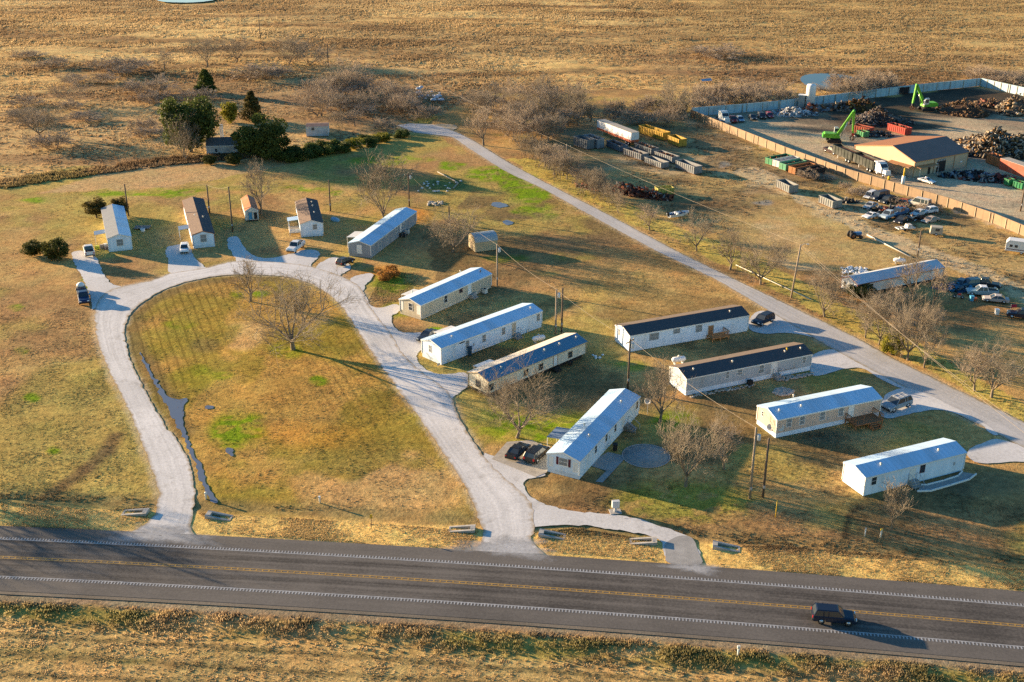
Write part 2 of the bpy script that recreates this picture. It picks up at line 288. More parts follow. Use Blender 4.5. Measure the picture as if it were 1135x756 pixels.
def colour(x,y):
    """albedo of the ground at world x,y"""
    px,py=to_px(x,y)
    wx=px+(fbm(x*.12,y*.12,3,5)-.5)*14; wy=py+(fbm(x*.12,y*.12,3,9)-.5)*9
    n1=fbm(x*.05,y*.05,4,1)[:,None]; n2=fbm(x*.2,y*.2,4,2)[:,None]; n3=fbm(x*.018,y*.035,4,3)[:,None]
    C=lambda *c: np.array(c)[None,:]
    c=C(.36,.235,.105)*(.75+.5*n2)
    def mixin(col,m): nonlocal c; m=np.clip(m,0,1)[:,None]; c=c*(1-m)+col*m
    def ell(cx,cy,rx,ry,soft=.5): return 1-sst(1-soft,1+soft*.4,np.sqrt(((wx-cx)/rx)**2+((wy-cy)/ry)**2))
    mixin(C(.26,.16,.08)*(.7+.6*n2),sst(.48,.62,n1[:,0])*.9)
    mixin(C(.26,.215,.07)*(.8+.4*n2),sst(.52,.7,fbm(x*.06+9,y*.06,4,21))*.75)
    # far rough pasture
    f=inpoly(wx,wy,FIELD)
    fc=C(.46,.31,.14)*(.7+.6*n2)
    c=np.where(f[:,None],fc,c)
    streak=fbm(x*.012+y*.004,y*.06,4,31)
    mixin(C(.24,.15,.075)*(.8+.4*n2),f*sst(.46,.62,streak)*.9)
    mixin(C(.54,.39,.185),f*sst(.5,.66,fbm(x*.015,y*.05,4,37))*.8)
    mixin(C(.30,.20,.10)*(.8+.4*n2),f*sst(.5,.62,fbm(x*.006,y*.012,3,39))*.6)
    mixin(C(.27,.17,.10),f*(ell(130,150,260,50,.8)*.45))
    mixin(C(.25,.165,.095),f*(ell(400,110,170,45,.7)*.8))
    mixin(C(.22,.21,.07),f*ell(478,135,22,8)*.9)
    mixin(C(.25,.15,.085),f*ell(790,70,120,25,.7)*.55)
    mixin(C(.4,.28,.125)*(.8+.4*n2),f*sst(600,900,px)*sst(80,20,py)*.7)
    # left lawn
    left=inpoly(wx,wy,[(-800,206),(180,181),(470,141),(700,280),(600,420),(520,520),(560,575),(-800,600)])
    mixin(C(.30,.245,.08)*(.75+.5*n2),left*sst(.47,.62,fbm(x*.035,y*.03,4,44))*.7)
    # loop infield
    lp=inpoly(wx,wy,LOOP)
    mixin(C(.35,.215,.07)*(.7+.6*n2),lp*.85)
    mixin(C(.27,.21,.05)*(.8+.4*n2),lp*sst(.5,.66,fbm(x*.06,y*.05,4,52))*.75)
    mixin(C(.41,.27,.13)*(.8+.4*n2),lp*ell(430,540,120,50,.6)*.9)
    mixin(C(.42,.28,.13)*(.8+.4*n2),lp*ell(272,373,26,17,.3)*.95)
    for cx,cy,rx,ry,k in ((265,478,36,22,.8),(262,487,17,8,.9),(200,360,22,6,.8),(353,422,13,6,1),(222,412,14,8,.7),(248,417,16,7,.5),(288,325,14,5,.7),(215,420,30,14,.4),(262,325,10,5,.5),(320,390,20,9,.4),(165,447,30,20,.25)):
        mixin(C(.15,.215,.012)*(.7+.6*n2),lp*ell(cx,cy,rx,ry)*k*(.55+.9*(fbm(x*.5,y*.5,3,141)>.45)))
    mixin(C(.20,.16,.035)*(.7+.6*n2),lp*sst(.48,.6,fbm(x*.09,y*.07,4,153))*.7)
    mixin(C(.17,.12,.055),lp*(ell(228,383,22,9)*.6+ell(350,470,30,12)*.4+ell(302,470,20,9)*.4))
    mixin(C(.43,.22,.06),lp*ell(340,480,60,18,.8)*.6)
    ip=np.array([tuple(G(*q))[:2] for q in ((205,480),(187,447),(168,412),(150,385),(145,366),(150,350),(162,338),(183,326),(210,316),(237,311),(269,308),(311,309))])
    dmin=np.full(x.shape,1e9)
    for (ax,ay),(bx,by) in zip(ip[:-1],ip[1:]):
        t_=np.clip(((x-ax)*(bx-ax)+(y-ay)*(by-ay))/((bx-ax)**2+(by-ay)**2),0,1); dmin=np.minimum(dmin,np.hypot(x-ax-t_*(bx-ax),y-ay-t_*(by-ay)))
    mixin(C(.15,.105,.05),sst(2.6,.6,dmin+1.2*(fbm(x*.3,y*.3,3,66)-.5))*.75)
    mixin(C(.13,.09,.055),ell(940,285,.1,.1)*0)
    for (ax,ay),(bx,by) in zip(((932,608),(937,592),(941,572)),((937,592),(941,572),(955,560))):
        p_=G(ax,ay);q_=G(bx,by);t_=np.clip(((x-p_.x)*(q_.x-p_.x)+(y-p_.y)*(q_.y-p_.y))/((q_-p_).length_squared),0,1); dd=np.hypot(x-p_.x-t_*(q_.x-p_.x),y-p_.y-t_*(q_.y-p_.y)); mixin(C(.07,.05,.03),sst(.6,.2,dd)*.8)
    for (ax,ay),(bx,by) in zip(((40,560),(95,520),(118,500)),((95,520),(118,500),(128,483))):
        p_=G(ax,ay);q_=G(bx,by);t_=np.clip(((x-p_.x)*(q_.x-p_.x)+(y-p_.y)*(q_.y-p_.y))/((q_-p_).length_squared),0,1); dd=np.hypot(x-p_.x-t_*(q_.x-p_.x),y-p_.y-t_*(q_.y-p_.y)); mixin(C(.14,.095,.05),sst(1.9,.4,dd)*.85)
    right=inpoly(wx,wy,[(560,180),(760,290),(850,345),(1135,500),(1135,610),(600,560),(520,440),(470,260)])
    mixin(C(.15,.105,.055)*(.7+.6*n2),right*sst(.47,.62,fbm(x*.09,y*.09,4,145))*.85)
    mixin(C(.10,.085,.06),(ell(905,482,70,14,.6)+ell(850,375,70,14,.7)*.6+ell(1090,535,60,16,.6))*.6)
    for pl,wd in ((OUTER,1.1),(INNER,.7),(FU_,.9),(FL_,.9)):
        ds=np.full(x.shape,1e9)
        for (ax,ay),(bx,by) in zip(pl[:-1],pl[1:]):
            t_=np.clip(((x-ax)*(bx-ax)+(y-ay)*(by-ay))/((bx-ax)**2+(by-ay)**2),0,1); ds=np.minimum(ds,np.hypot(x-ax-t_*(bx-ax),y-ay-t_*(by-ay)))
        mixin(C(.40,.33,.24),sst(wd,.1,ds+.9*(fbm(x*.5,y*.5,3,166)-.5))*.6)
    # green patches outside
    for cx,cy,rx,ry,k in ((150,214,60,4,.75),(190,212,40,5,.7),(40,223,14,3,.8),(330,207,14,3,.9),(352,209,20,4,.5),(372,214,12,4,.7),(435,177,60,6,.5),(500,184,14,5,1),(545,192,32,9,.8),(575,200,24,12,1),(590,216,26,10,.9),(600,235,30,10,.5),(580,232,16,5,.9),(430,315,26,14,.55),(480,367,12,4,1),(560,287,30,5,.3),(35,440,9,6,1),(16,343,8,4,.9),(25,390,8,5,.6),(58,497,8,5,1),(96,310,6,18,.7),(640,470,60,14,.4),(620,480,40,16,.6),(745,468,30,12,.6),(640,285,30,6,.2),(700,405,20,8,.4),(610,505,0.1,.1,0),(25,170,0.1,.1,0),(560,470,40,22,.5),(595,475,45,15,.7),(760,555,90,26,.35),(440,345,20,12,.5),(365,301,16,6,.7)):
        if k: mixin(C(.15,.22,.018)*(.7+.6*n2),ell(cx,cy,rx,ry)*k*(.5+.9*(fbm(x*.5,y*.5,3,143)>.45)))
    mixin(C(.22,.23,.05),ell(255,207,70,3,.6)*.5)
    mixin(C(.44,.2,.055),ell(425,302,24,8,.7)*.7+ell(462,240,18,8,.7)*.8)
    mixin(C(.40,.27,.15),inpoly(wx,wy,[(40,215),(140,185),(300,172),(330,182),(190,206)])*.75)
    # mid lawn between homes and frontage road
    mixin(C(.40,.27,.11)*(.7+.6*n2),ell(700,320,110,40,.8)*.55)
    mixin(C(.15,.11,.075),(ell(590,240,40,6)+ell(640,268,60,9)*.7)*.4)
    mixin(C(.10,.13,.05),ell(494,205,28,9,.3)*.85)
    # verges of the frontage road
    mixin(C(.36,.29,.09)*(.7+.6*n2),inpoly(wx,wy,[(560,178),(700,245),(830,305),(1000,396),(1140,470),(1140,452),(1000,372),(840,287),(700,228),(600,178)])*.8)
    # scrap dealer's outer lot
    lot=inpoly(wx,wy,LOT)
    mixin(C(.33,.24,.115)*(.7+.6*n2),lot*.8)
    mixin(C(.41,.31,.19),lot*(sst(.5,.65,fbm(x*.05,y*.05,4,71))*.8))
    mixin(C(.15,.105,.06)*(.7+.6*n2),lot*np.maximum(sst(.5,.62,fbm(x*.07,y*.07,4,75))*.75,ell(795,228,70,13,.7)*.75+ell(835,212,50,6,.7)*.6+ell(740,225,60,10,.7)*.5))
    trk=np.sin((x*.35+y*.94)*2*math.pi/2.2+9*fbm(x*.02,y*.02,3,78)); mixin(C(.24,.17,.10),lot*sst(.6,1,trk)*.5*sst(.45,.6,fbm(x*.04,y*.04,3,79)))
    mixin(C(.42,.33,.21)*(.85+.3*n2),inpoly(wx,wy,[(810,190),(860,212),(905,232),(960,262),(1060,300),(1140,338),(1140,320),(1080,292),(985,256),(930,236),(880,212),(840,184)])*.85)
    mixin(C(.2,.19,.18),ell(848,225,13,3,.4)*.8+ell(803,183,10,3,.4)*.7)
    # scrap yard
    yd=inpoly(wx,wy,YARD)
    mixin(C(.37,.295,.205)*(.8+.4*n2),yd*1.0)
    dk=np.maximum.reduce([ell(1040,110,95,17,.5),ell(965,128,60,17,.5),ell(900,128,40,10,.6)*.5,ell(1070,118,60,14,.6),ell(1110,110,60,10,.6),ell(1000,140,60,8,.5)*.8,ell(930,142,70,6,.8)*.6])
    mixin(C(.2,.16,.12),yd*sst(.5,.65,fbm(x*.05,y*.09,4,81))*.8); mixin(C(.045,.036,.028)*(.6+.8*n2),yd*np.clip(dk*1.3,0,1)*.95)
    mixin(C(.42,.345,.25),yd*ell(1070,210,90,26,.6)*.7)
    # highway verges
    off=y-hwy(x)
    mixin(C(.56,.385,.15)*(.8+.4*n2),sst(6.6,7.2,off)*sst(13.0,10.8,off+2*(fbm(x*.15,y*.15,3,91)-.5)))
    mixin(C(.22,.16,.075)*(.8+.4*n2),sst(11.2,13.0,off)*sst(16.5,13.6,off)*.8)
    mixin(C(.22,.17,.115)*(.8+.4*n2),sst(6.4,6.9,-off)*sst(9.0,7.8,-off+1.4*(fbm(x*.3,y*.3,3,95)-.5)))
    sth=sst(8.4,9.4,-off)
    mixin(C(.40,.275,.125)*(.7+.6*n2),sth)
    mixin(C(.20,.185,.05)*(.7+.6*n2),sth*(sst(13.5,10.0,-off)*.75*sst(.35,.6,fbm(x*.09,y*.2,4,97))))
    row=np.sin(off*2*math.pi/2.9+3*fbm(x*.02,y*.3,3,99))
    mixin(C(.17,.125,.06),sth*sst(.3,.95,row)*.85*sst(10.5,12.5,-off))
    mixin(C(.22,.2,.06),sth*sst(.5,.7,fbm(x*.05,y*.25,4,98))*.5)
    return np.clip((c*1.12-.12*c.mean(1)[:,None])*1.27,.01,.9)
def spread(a0,a1,s0,edges,grow):
    """coordinates with step s0 inside, growing outside"""
    out=list(np.arange(a0,a1,s0)); st=s0; v=out[-1]
    while v<edges: st*=grow; v+=st; out.append(v)
    return out
xs=spread(0,78,.55,1600,1.03); xs=np.array([-v for v in xs[:0:-1]]+xs)
ys=[78.0]; st=.4
while ys[-1]<3200: 
    if ys[-1]>150: st=max(st,.5+ (ys[-1]-150)*.0042)
    ys.append(ys[-1]+st)
ys=np.array([-300,-100,0,40,60]+ys)
X,Y=np.meshgrid(xs,ys); x=X.ravel(); y=Y.ravel()
gc=colour(x,y)
rough=sst(10,14,np.abs(y-hwy(x)))
z=(fbm(x*.45,y*.45,3,101)-.62)*.10*rough-.03
_p,_q=to_px(x,np.maximum(y,30)); fld=inpoly(_p,_q,FIELD)
z=np.where(fld,z+(fbm(x*.05,y*.09,4,103)-.6)*1.3*sst(230,420,y),z)
_o=y-hwy(x); z=z-.10*np.exp(-((_o-13.2)/1.5)**2)-.25*np.exp(-((-_o-11)/1.8)**2)
z=np.where(np.abs(_o)<7.5,-.06,z); z=np.minimum(z,np.where(fld,1.0,-.03))
nx,ny=len(xs),len(ys)
ii=(np.arange(ny-1)[:,None]*nx+np.arange(nx-1)[None,:]).ravel()
F=np.stack([ii,ii+1,ii+nx+1,ii+nx],1)
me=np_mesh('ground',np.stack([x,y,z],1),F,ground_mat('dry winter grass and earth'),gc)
_mw=inpoly(_p,_q,LOOP)*np.clip(.25+2.4*(fbm(x*.09,y*.03,3,171)-.38),.1,1.0)+inpoly(_p,_q,[(-200,330),(95,345),(120,430),(150,490),(165,560),(-200,560)])*.12*(fbm(x*.07,y*.04,3,172)>.5)+inpoly(_p,_q,[(560,180),(700,262),(800,320),(700,350),(600,330),(500,290)])*.1
_a=me.attributes.new('Mow','FLOAT','POINT'); _a.data.foreach_set('value',np.asarray(_mw,dtype=np.float32))
me.polygons.foreach_set('use_smooth',[True]*len(me.polygons))
ground=link('ground',me); ground['kind']='structure'
# ------------------------------------------------------------------ roads
def smooth_closed(pts,step,closed=True,jit=.12,seed=0):
    P=[Vector((p[0],p[1],0)) for p in pts]; out=[]; n=len(P); rg=range(n if closed else n-1)
    for i in rg:
        a,b,c,d=(P[(i-1)%n],P[i],P[(i+1)%n],P[(i+2)%n]) if closed else (P[max(i-1,0)],P[i],P[i+1],P[min(i+2,n-1)])
        k=max(1,int((c-b).length/step))
        # centripetal-ish: linear blend with catmull to avoid overshoot
        for j in range(k):
            t=j/k; cr=.5*((2*b)+(c-a)*t+(2*a-5*b+4*c-d)*t*t+(3*b-a-3*c+d)*t**3)
            out.append(b.lerp(c,t)*.45+cr*.55)
    if not closed: out.append(P[-1])
    a=np.array([(p.x,p.y) for p in out])
    a[:,0]+=(fbm(a[:,0]*1.3,a[:,1]*1.3,3,seed)-.5)*jit*4; a[:,1]+=(fbm(a[:,0]*1.3,a[:,1]*1.3,3,seed+5)-.5)*jit*4
    return [Vector((p[0],p[1],0)) for p in a]
def chaikin(P,step,jit,seed):
    P=[Vector((p[0],p[1],0)) for p in P]
    for _ in range(2): P=[q for a,b in zip(P,P[1:]+P[:1]) for q in(a.lerp(b,.25),a.lerp(b,.75))]
    out=[]
    for a,b in zip(P,P[1:]+P[:1]):
        k=max(1,int((b-a).length/step)); out+=[a.lerp(b,j/k) for j in range(k)]
    a=np.array([(p.x,p.y) for p in out]); o=a.copy()
    for f,g_ in((1.3,4),(.35,3)): o[:,0]+=(fbm(a[:,0]*f,a[:,1]*f,3,seed)-.5)*jit*g_; o[:,1]+=(fbm(a[:,0]*f,a[:,1]*f,3,seed+5)-.5)*jit*g_
    return [Vector((p[0],p[1],0)) for p in o]
def sheet(name,pxs,z,mt,jit=.15,step=.45,closed_smooth=True):
    pts=chaikin([G(*p) for p in pxs],step,jit,len(name)) if closed_smooth else [G(*p) for p in pxs]
    bm=bmesh.new(); vs=[bm.verts.new((p.x,p.y,z)) for p in pts]; f=bm.faces.new(vs); bmesh.ops.triangulate(bm,faces=[f]); bm.normal_update()
    for f in bm.faces:
        if f.normal.z<0: f.normal_flip()
    me=bpy.data.meshes.new(name); bm.to_mesh(me); bm.free(); me.materials.append(mt)
    o=link(name,me); return o
def ribbon(name,A,B,z,mt,n=200,jit=.2,nu=9):
    def resample(P,n):
        P=smooth_closed(P,.5,False,0); L=[0]
        for a,b in zip(P[:-1],P[1:]): L.append(L[-1]+(b-a).length)
        s=np.linspace(0,L[-1],n); return np.stack([np.interp(s,L,[p.x for p in P]),np.interp(s,L,[p.y for p in P])],1),L[-1]
    a,la=resample(A,n); b,lb=resample(B,n)
    for q,sd in((a,3),(b,8)): q+= np.stack([fbm(q[:,0]*1.1,q[:,1]*1.1,3,sd)-.5,fbm(q[:,0]*1.1,q[:,1]*1.1,3,sd+4)-.5],1)*jit*4
    t=np.linspace(0,1,nu); V=[];UV=[]
    for i in range(n):
        for u in t: p=a[i]*(1-u)+b[i]*u; V.append((p[0],p[1],z)); UV.append((u,la*i/n))
    F=[(i*nu+j,i*nu+j+1,(i+1)*nu+j+1,(i+1)*nu+j) for i in range(n-1) for j in range(nu-1)]
    me=np_mesh(name,V,F,mt); uv=me.uv_layers.new(name='UVMap'); UV=np.array(UV,dtype=np.float32)
    li=np.empty(len(me.loops),dtype=np.int32); me.loops.foreach_get('vertex_index',li); uv.data.foreach_set('uv',UV[li].ravel())
    if me.polygons[0].normal.z<0: me.flip_normals()
    o=link(name,me); o['kind']='structure'; return o
M_gravel=road_mat('pale crushed stone',(.48,.465,.445),(.74,.715,.685),2.5,.015,.9,edge=(.36,.27,.16),spots=.5)
M_gravel2=road_mat('pale driveway stone',(.47,.458,.44),(.70,.68,.655),2.5,.015,spots=.6)
M_front=road_mat('worn grey chip seal',(.36,.352,.34),(.52,.505,.49),2.0,.02,.9,edge=(.33,.26,.15),spots=.3)
M_asph=road_mat('highway asphalt',(.10,.091,.082),(.165,.149,.132),3.0,.008,.5,.85,spots=.12)
M_lane=road_mat('worn lane asphalt',(.058,.053,.049),(.152,.137,.122),3.0,.008,1.5,.85)
M_should=road_mat('gravel shoulder',(.12,.10,.075),(.24,.20,.15),4.0,.03)
gl=ribbon('gravel_loop_road',[G(*p) for p in outer],[G(*p) for p in inner],.03,M_gravel,420,.14,13)
_dz=[.012]
def drive(px,mt=None,jit=.15,z=.02,name='gravel_driveway'):
    _dz[0]+=.0017; z=z if name!='gravel_driveway' else _dz[0]
    o=sheet(name,px,z,mt or M_gravel2,jit); o['kind']='structure'; return o
drive([(76.5,280),(90,277),(106,282),(113.5,303),(123.3,315.7),(140,318),(128,330),(100,345),(104,342),(97.4,320.6),(88.8,303)])
drive([(182.5,274),(195,271),(211,271),(214.6,286),(229.4,296),(225,303),(186,306),(187,292)],z=.022)
drive([(250.4,263),(265,261.4),(268,271),(279.5,283.5),(297,287),(318,283),(337,276),(358.4,278.5),(343.6,294.6),(340,300),(256,296),(262,288),(254,276)],z=.024)
drive([(358,288.4),(375,283.5),(393,295.8),(377,305),(370,309),(345,300)],z=.026)
drive([(404,302),(417.6,304),(402,317),(406,330),(409.9,339),(422,341.7),(442,335.5),(443,345.4),(432,351.5),(437,364),(449,370),(474,367.6),(476,382),(459,393.5),(466.6,408),(491,417),(518,410.7),(521,428),(501,440),(501,446),(480,440),(440,395),(405,345),(380,312)],z=.016)
drive([(530,500),(548,506),(575,513),(600,522),(606,528),(585,530),(577,536),(584,548),(608,561.6),(637,567.7),(677.7,569.4),(721.7,578),(755.6,593),(769,597),(779,626),(737,623.6),(735.3,601.6),(725,595),(698,589),(637,581.3),(589.6,583),(584,590),(545,600)],z=.018)
drive([(735.3,601.6),(755,592.6),(769,596.5),(774,612),(782,628),(737,626),(738,612)],M_conc2,.05,.034,'concrete_apron')
ribbon('frontage_road',fl,fu,.03,M_front,300,.08)
drive([(478,138),(495,137),(510,140),(500,146),(485,143)],M_front)
drive([(851,343),(833,347),(827,365),(846,371),(872,368),(906,374.5),(926,385),(938,382),(905,362)],M_gravel2,.05)
drive([(899,393),(921,385.5),(940,392),(1007,428),(1000,432),(975,420),(956,407),(937,408),(899,420),(897,405)],M_gravel2,.1)
drive([(977,440),(990,432),(1010,429),(1060,452),(1110,481),(1100,484),(1086,467),(1061,458.5),(1039,453),(1014,457.5),(975,467)],M_gravel2,.1)
drive([(1071,499),(1090,491),(1106,485),(1140,497),(1160,520),(1135,510),(1086,515.5),(1074,508)],M_gravel2,.1)
# stone dragged out over the asphalt at the entrances
def spill(cen,rx,ry,seed):
    c=G(*cen); d=Vector((1,2*HW[0]*c.x+HW[1],0)).normalized(); e=Vector((-d.y,d.x,0)); K=6; n=72; V=[];A_=[]
    for k in range(K):
        f=.02+.98*k/(K-1)
        for i in range(n):
            t=2*math.pi*i/n; w_=1+.25*math.sin(3*t+seed)+.15*math.sin(7*t+seed*2); q=c+d*(rx*f*w_*math.cos(t))+e*(ry*f*w_*math.sin(t)); V.append((q.x,q.y,.044)); A_.append(1-f)
    F=[(k*n+i,k*n+(i+1)%n,(k+1)*n+(i+1)%n,(k+1)*n+i) for k in range(K-1) for i in range(n)]
    me=np_mesh('gravel_spill',V,F,M_spill,fac=A_)
    if me.polygons[n].normal.z<0: me.flip_normals()
    o=link('gravel_spill',me); o['kind']='structure'
M_spill=road_mat('scattered stone dust',(.30,.30,.30),(.55,.55,.55),2.5,.02,spots=.4)
_nt=M_spill.node_tree; _at=N(_nt,'ShaderNodeAttribute',attribute_name='Col'); _tc=N(_nt,'ShaderNodeTexCoord'); _n=N(_nt,'ShaderNodeTexNoise',Scale=.9,Detail=8.0,Roughness=.75); lk(_nt,_tc.outputs['Object'],_n.inputs['Vector'])
_m=N(_nt,'ShaderNodeMath',operation='ADD'); lk(_nt,_at.outputs['Fac'],_m.inputs[0]); lk(_nt,_n.outputs['Fac'],_m.inputs[1]); _r=N(_nt,'ShaderNodeMapRange'); _r.inputs['From Min'].default_value=.62; _r.inputs['From Max'].default_value=1.25; _r.inputs['To Max'].default_value=.85; lk(_nt,_m.outputs[0],_r.inputs['Value'])
_t=N(_nt,'ShaderNodeBsdfTransparent'); _x=N(_nt,'ShaderNodeMixShader'); lk(_nt,_r.outputs[0],_x.inputs[0]); lk(_nt,_t.outputs[0],_x.inputs[1]); lk(_nt,_nt.nodes['Principled BSDF'].outputs[0],_x.inputs[2]); lk(_nt,_x.outputs[0],_nt.nodes['Material Output'].inputs['Surface'])
spill((178,594),8.5,2.8,3); spill((562,607),7.5,2.8,4); spill((770,630),4.5,1.4,5)
# highway slab and markings follow the road curve
def along(name,x0,x1,o0,o1,z,mt,step=4.0,nu=2):
    n=int((x1-x0)/step)+1; V=[];UV=[]
    for i in range(n):
        xx=x0+(x1-x0)*i/(n-1); p=Vector((xx,hwy(xx),0)); nn=hwn(xx)
        for j in range(nu): q=p+nn*(o0+(o1-o0)*j/(nu-1)); V.append((q.x,q.y,z)); UV.append((j/(nu-1)*(o1-o0)/9,xx))
    F=[(i*nu+j,(i+1)*nu+j,(i+1)*nu+j+1,i*nu+j+1) for i in range(n-1) for j in range(nu-1)]
    me=np_mesh(name,V,F,mt); uv=me.uv_layers.new(name='UVMap'); UV=np.array(UV,dtype=np.float32)
    li=np.empty(len(me.loops),dtype=np.int32); me.loops.foreach_get('vertex_index',li); uv.data.foreach_set('uv',UV[li].ravel())
    o=link(name,me); o['kind']='structure'; return o
along('highway',-260,260,-6.5,6.7,.036,M_asph,4,8)
along('traffic_lane',-260,260,-3.6,-.25,.041,M_lane,4,4); along('traffic_lane',-260,260,.25,3.6,.041,M_lane,4,4)
along('gravel_shoulder',-260,260,-7.1,-6.4,.012,M_should,2,4)
M_lw=mat('worn white road paint',(.34,.345,.35),.7,.3,1.5); M_ly=mat('worn yellow road paint',(.36,.22,.06),.7,.3,1.5)
def rumble(name,off,side,mt,ladder=False):
    mb=MB(); x0,x1=-150,150
    def strip(a,b,xa,xb,z):
        pa,pb=Vector((xa,hwy(xa),z)),Vector((xb,hwy(xb),z)); na,nb=hwn(xa),hwn(xb)
        mb.add([pa+na*a,pb+nb*a,pb+nb*b,pa+na*b],[(0,1,2,3)])
    for xa in np.arange(x0,x1,5.0):
        strip(off-.07,off+.07,xa,xa+5.0,.046)
        if ladder: strip(off+.33,off+.47,xa,xa+5.0,.046)
    per=.38 if not ladder else .75
    for xa in np.arange(x0 if ladder else x0,x1,per):
        if abs(xa)>90: continue
        if ladder: strip(off+.08,off+.32,xa,xa+.17,.047)
        else: strip(off+(.08 if side>0 else -.48),off+(.48 if side>0 else -.08),xa,xa+.16,.047)
    o=mb.build(name,mt); o['kind']='structure'
rumble('edge_line',3.75,1,M_lw); rumble('edge_line',-3.75,-1,M_lw); rumble('centre_line',-.2,1,M_ly,True)
# water
M_pond=water_mat('pond water',(.035,.075,.15)); M_ditch=water_mat('sky tinted puddle water',(.13,.16,.215))  # puddle base colour holds the sky's reflection, as the surface mirrors little
for nm,px,z,mt in (('pond',[(160,-12),(240,-10),(250,-2),(225,4),(185,4),(170,1)],.55,water_mat('pond water with painted sky',(.30,.42,.55))),('pond',[(884,86),(905,82),(940,84),(955,92),(945,99),(915,101),(893,97)],.4,M_pond),  # far pond's pale blue is sky reflection put into the base colour
   ('ditch_water',[(153.6,387),(160.6,398),(168,412),(182,437),(193,443),(212,441),(203,452),(203,471),(206,482),(216,502),(228.5,527),(232,547),(244,556),(234,558),(226,542),(217,513),(200.7,482),(190,460),(180,443),(170,424),(158,400)],.012,M_ditch),
   ('puddle',[(228,450),(236,449),(238,453),(230,454)],.012,M_ditch),('puddle',[(541,226),(552,223),(566,228),(553,231)],.012,M_ditch),('puddle',[(556,246),(562,243),(570,247),(562,250)],.012,M_ditch),('puddle',[(250,498),(258,496),(260,505),(254,507)],.01,M_ditch)):
    o=sheet(nm,px,z,mt,.22); o['kind']='structure'
SKYSAT,SKYSTR,SUNSTR,SUNCOL=1.36,.26,17.3,(1.0,.74,.46)
# ------------------------------------------------------------------ mobile homes
M_roofw=mat('white metal roof panels',(.50,.68,.86),.38,.08,.5,.0,spec=.6,stripe=(0,.75,0,.86),dirt=(.34,.33,.32,.45),scale3=(1.6,.5,1))
M_roofb=mat('dark blue metal roof panels',(.09,.21,.31),.45,.1,.6,spec=.5,stripe=(0,.75,0,.8))
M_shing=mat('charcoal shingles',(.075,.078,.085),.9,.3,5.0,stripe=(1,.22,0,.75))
M_shingb=mat('brown shingles',(.22,.155,.115),.9,.3,4.0,stripe=(1,.3,0,.82),dirt=(.12,.09,.075,.5))  # brown on sunlit slopes, charcoal on their shaded ones: light put into colour
M_shingsun=mat('shingles with painted sun',(.17,.13,.10),.9,.25,5.0,stripe=(1,.22,0,.8))  # sunlit slope of the charcoal roofs, sunlight painted into the colour
def siding(n,c,st=(0,.35,0,.9)): return mat(n,c,.6,.07,1.6,stripe=st,dirt=(c[0]*.62,c[1]*.58,c[2]*.5,.5),scale3=(1,1,.22))
M_sw=siding('white siding',(.72,.83,.95)); M_slap=siding('white lap siding',(.72,.82,.94),(2,.2,0,.92))
M_tan=siding('beige siding',(.47,.43,.34)); M_cream=siding('cream panel siding',(.72,.66,.54),(0,1.2,0,.94)); M_pink=siding('pinkish tan siding',(.56,.44,.36))
M_grey=siding('grey siding',(.42,.46,.50)); M_blueg=siding('slate grey siding',(.30,.33,.37)); M_skirt=siding('white vinyl skirting',(.70,.81,.93),(0,.3,0,.85))
M_skt=siding('tan skirting',(.5,.46,.38),(0,.3,0,.85)); M_skg=siding('grey skirting',(.33,.36,.40),(0,.3,0,.85))
M_blind=mat('window pane with pale blind',(.25,.27,.28),.15,.2,3.0,spec=.6,stripe=(2,.09,0,.7))
M_maroon=mat('maroon shutters',(.12,.02,.03),.6,.1); M_doorb=mat('brown door',(.3,.15,.07),.6,.1); M_trim2=mat('tan trim',(.42,.33,.22),.6,.1)
HOMES={}
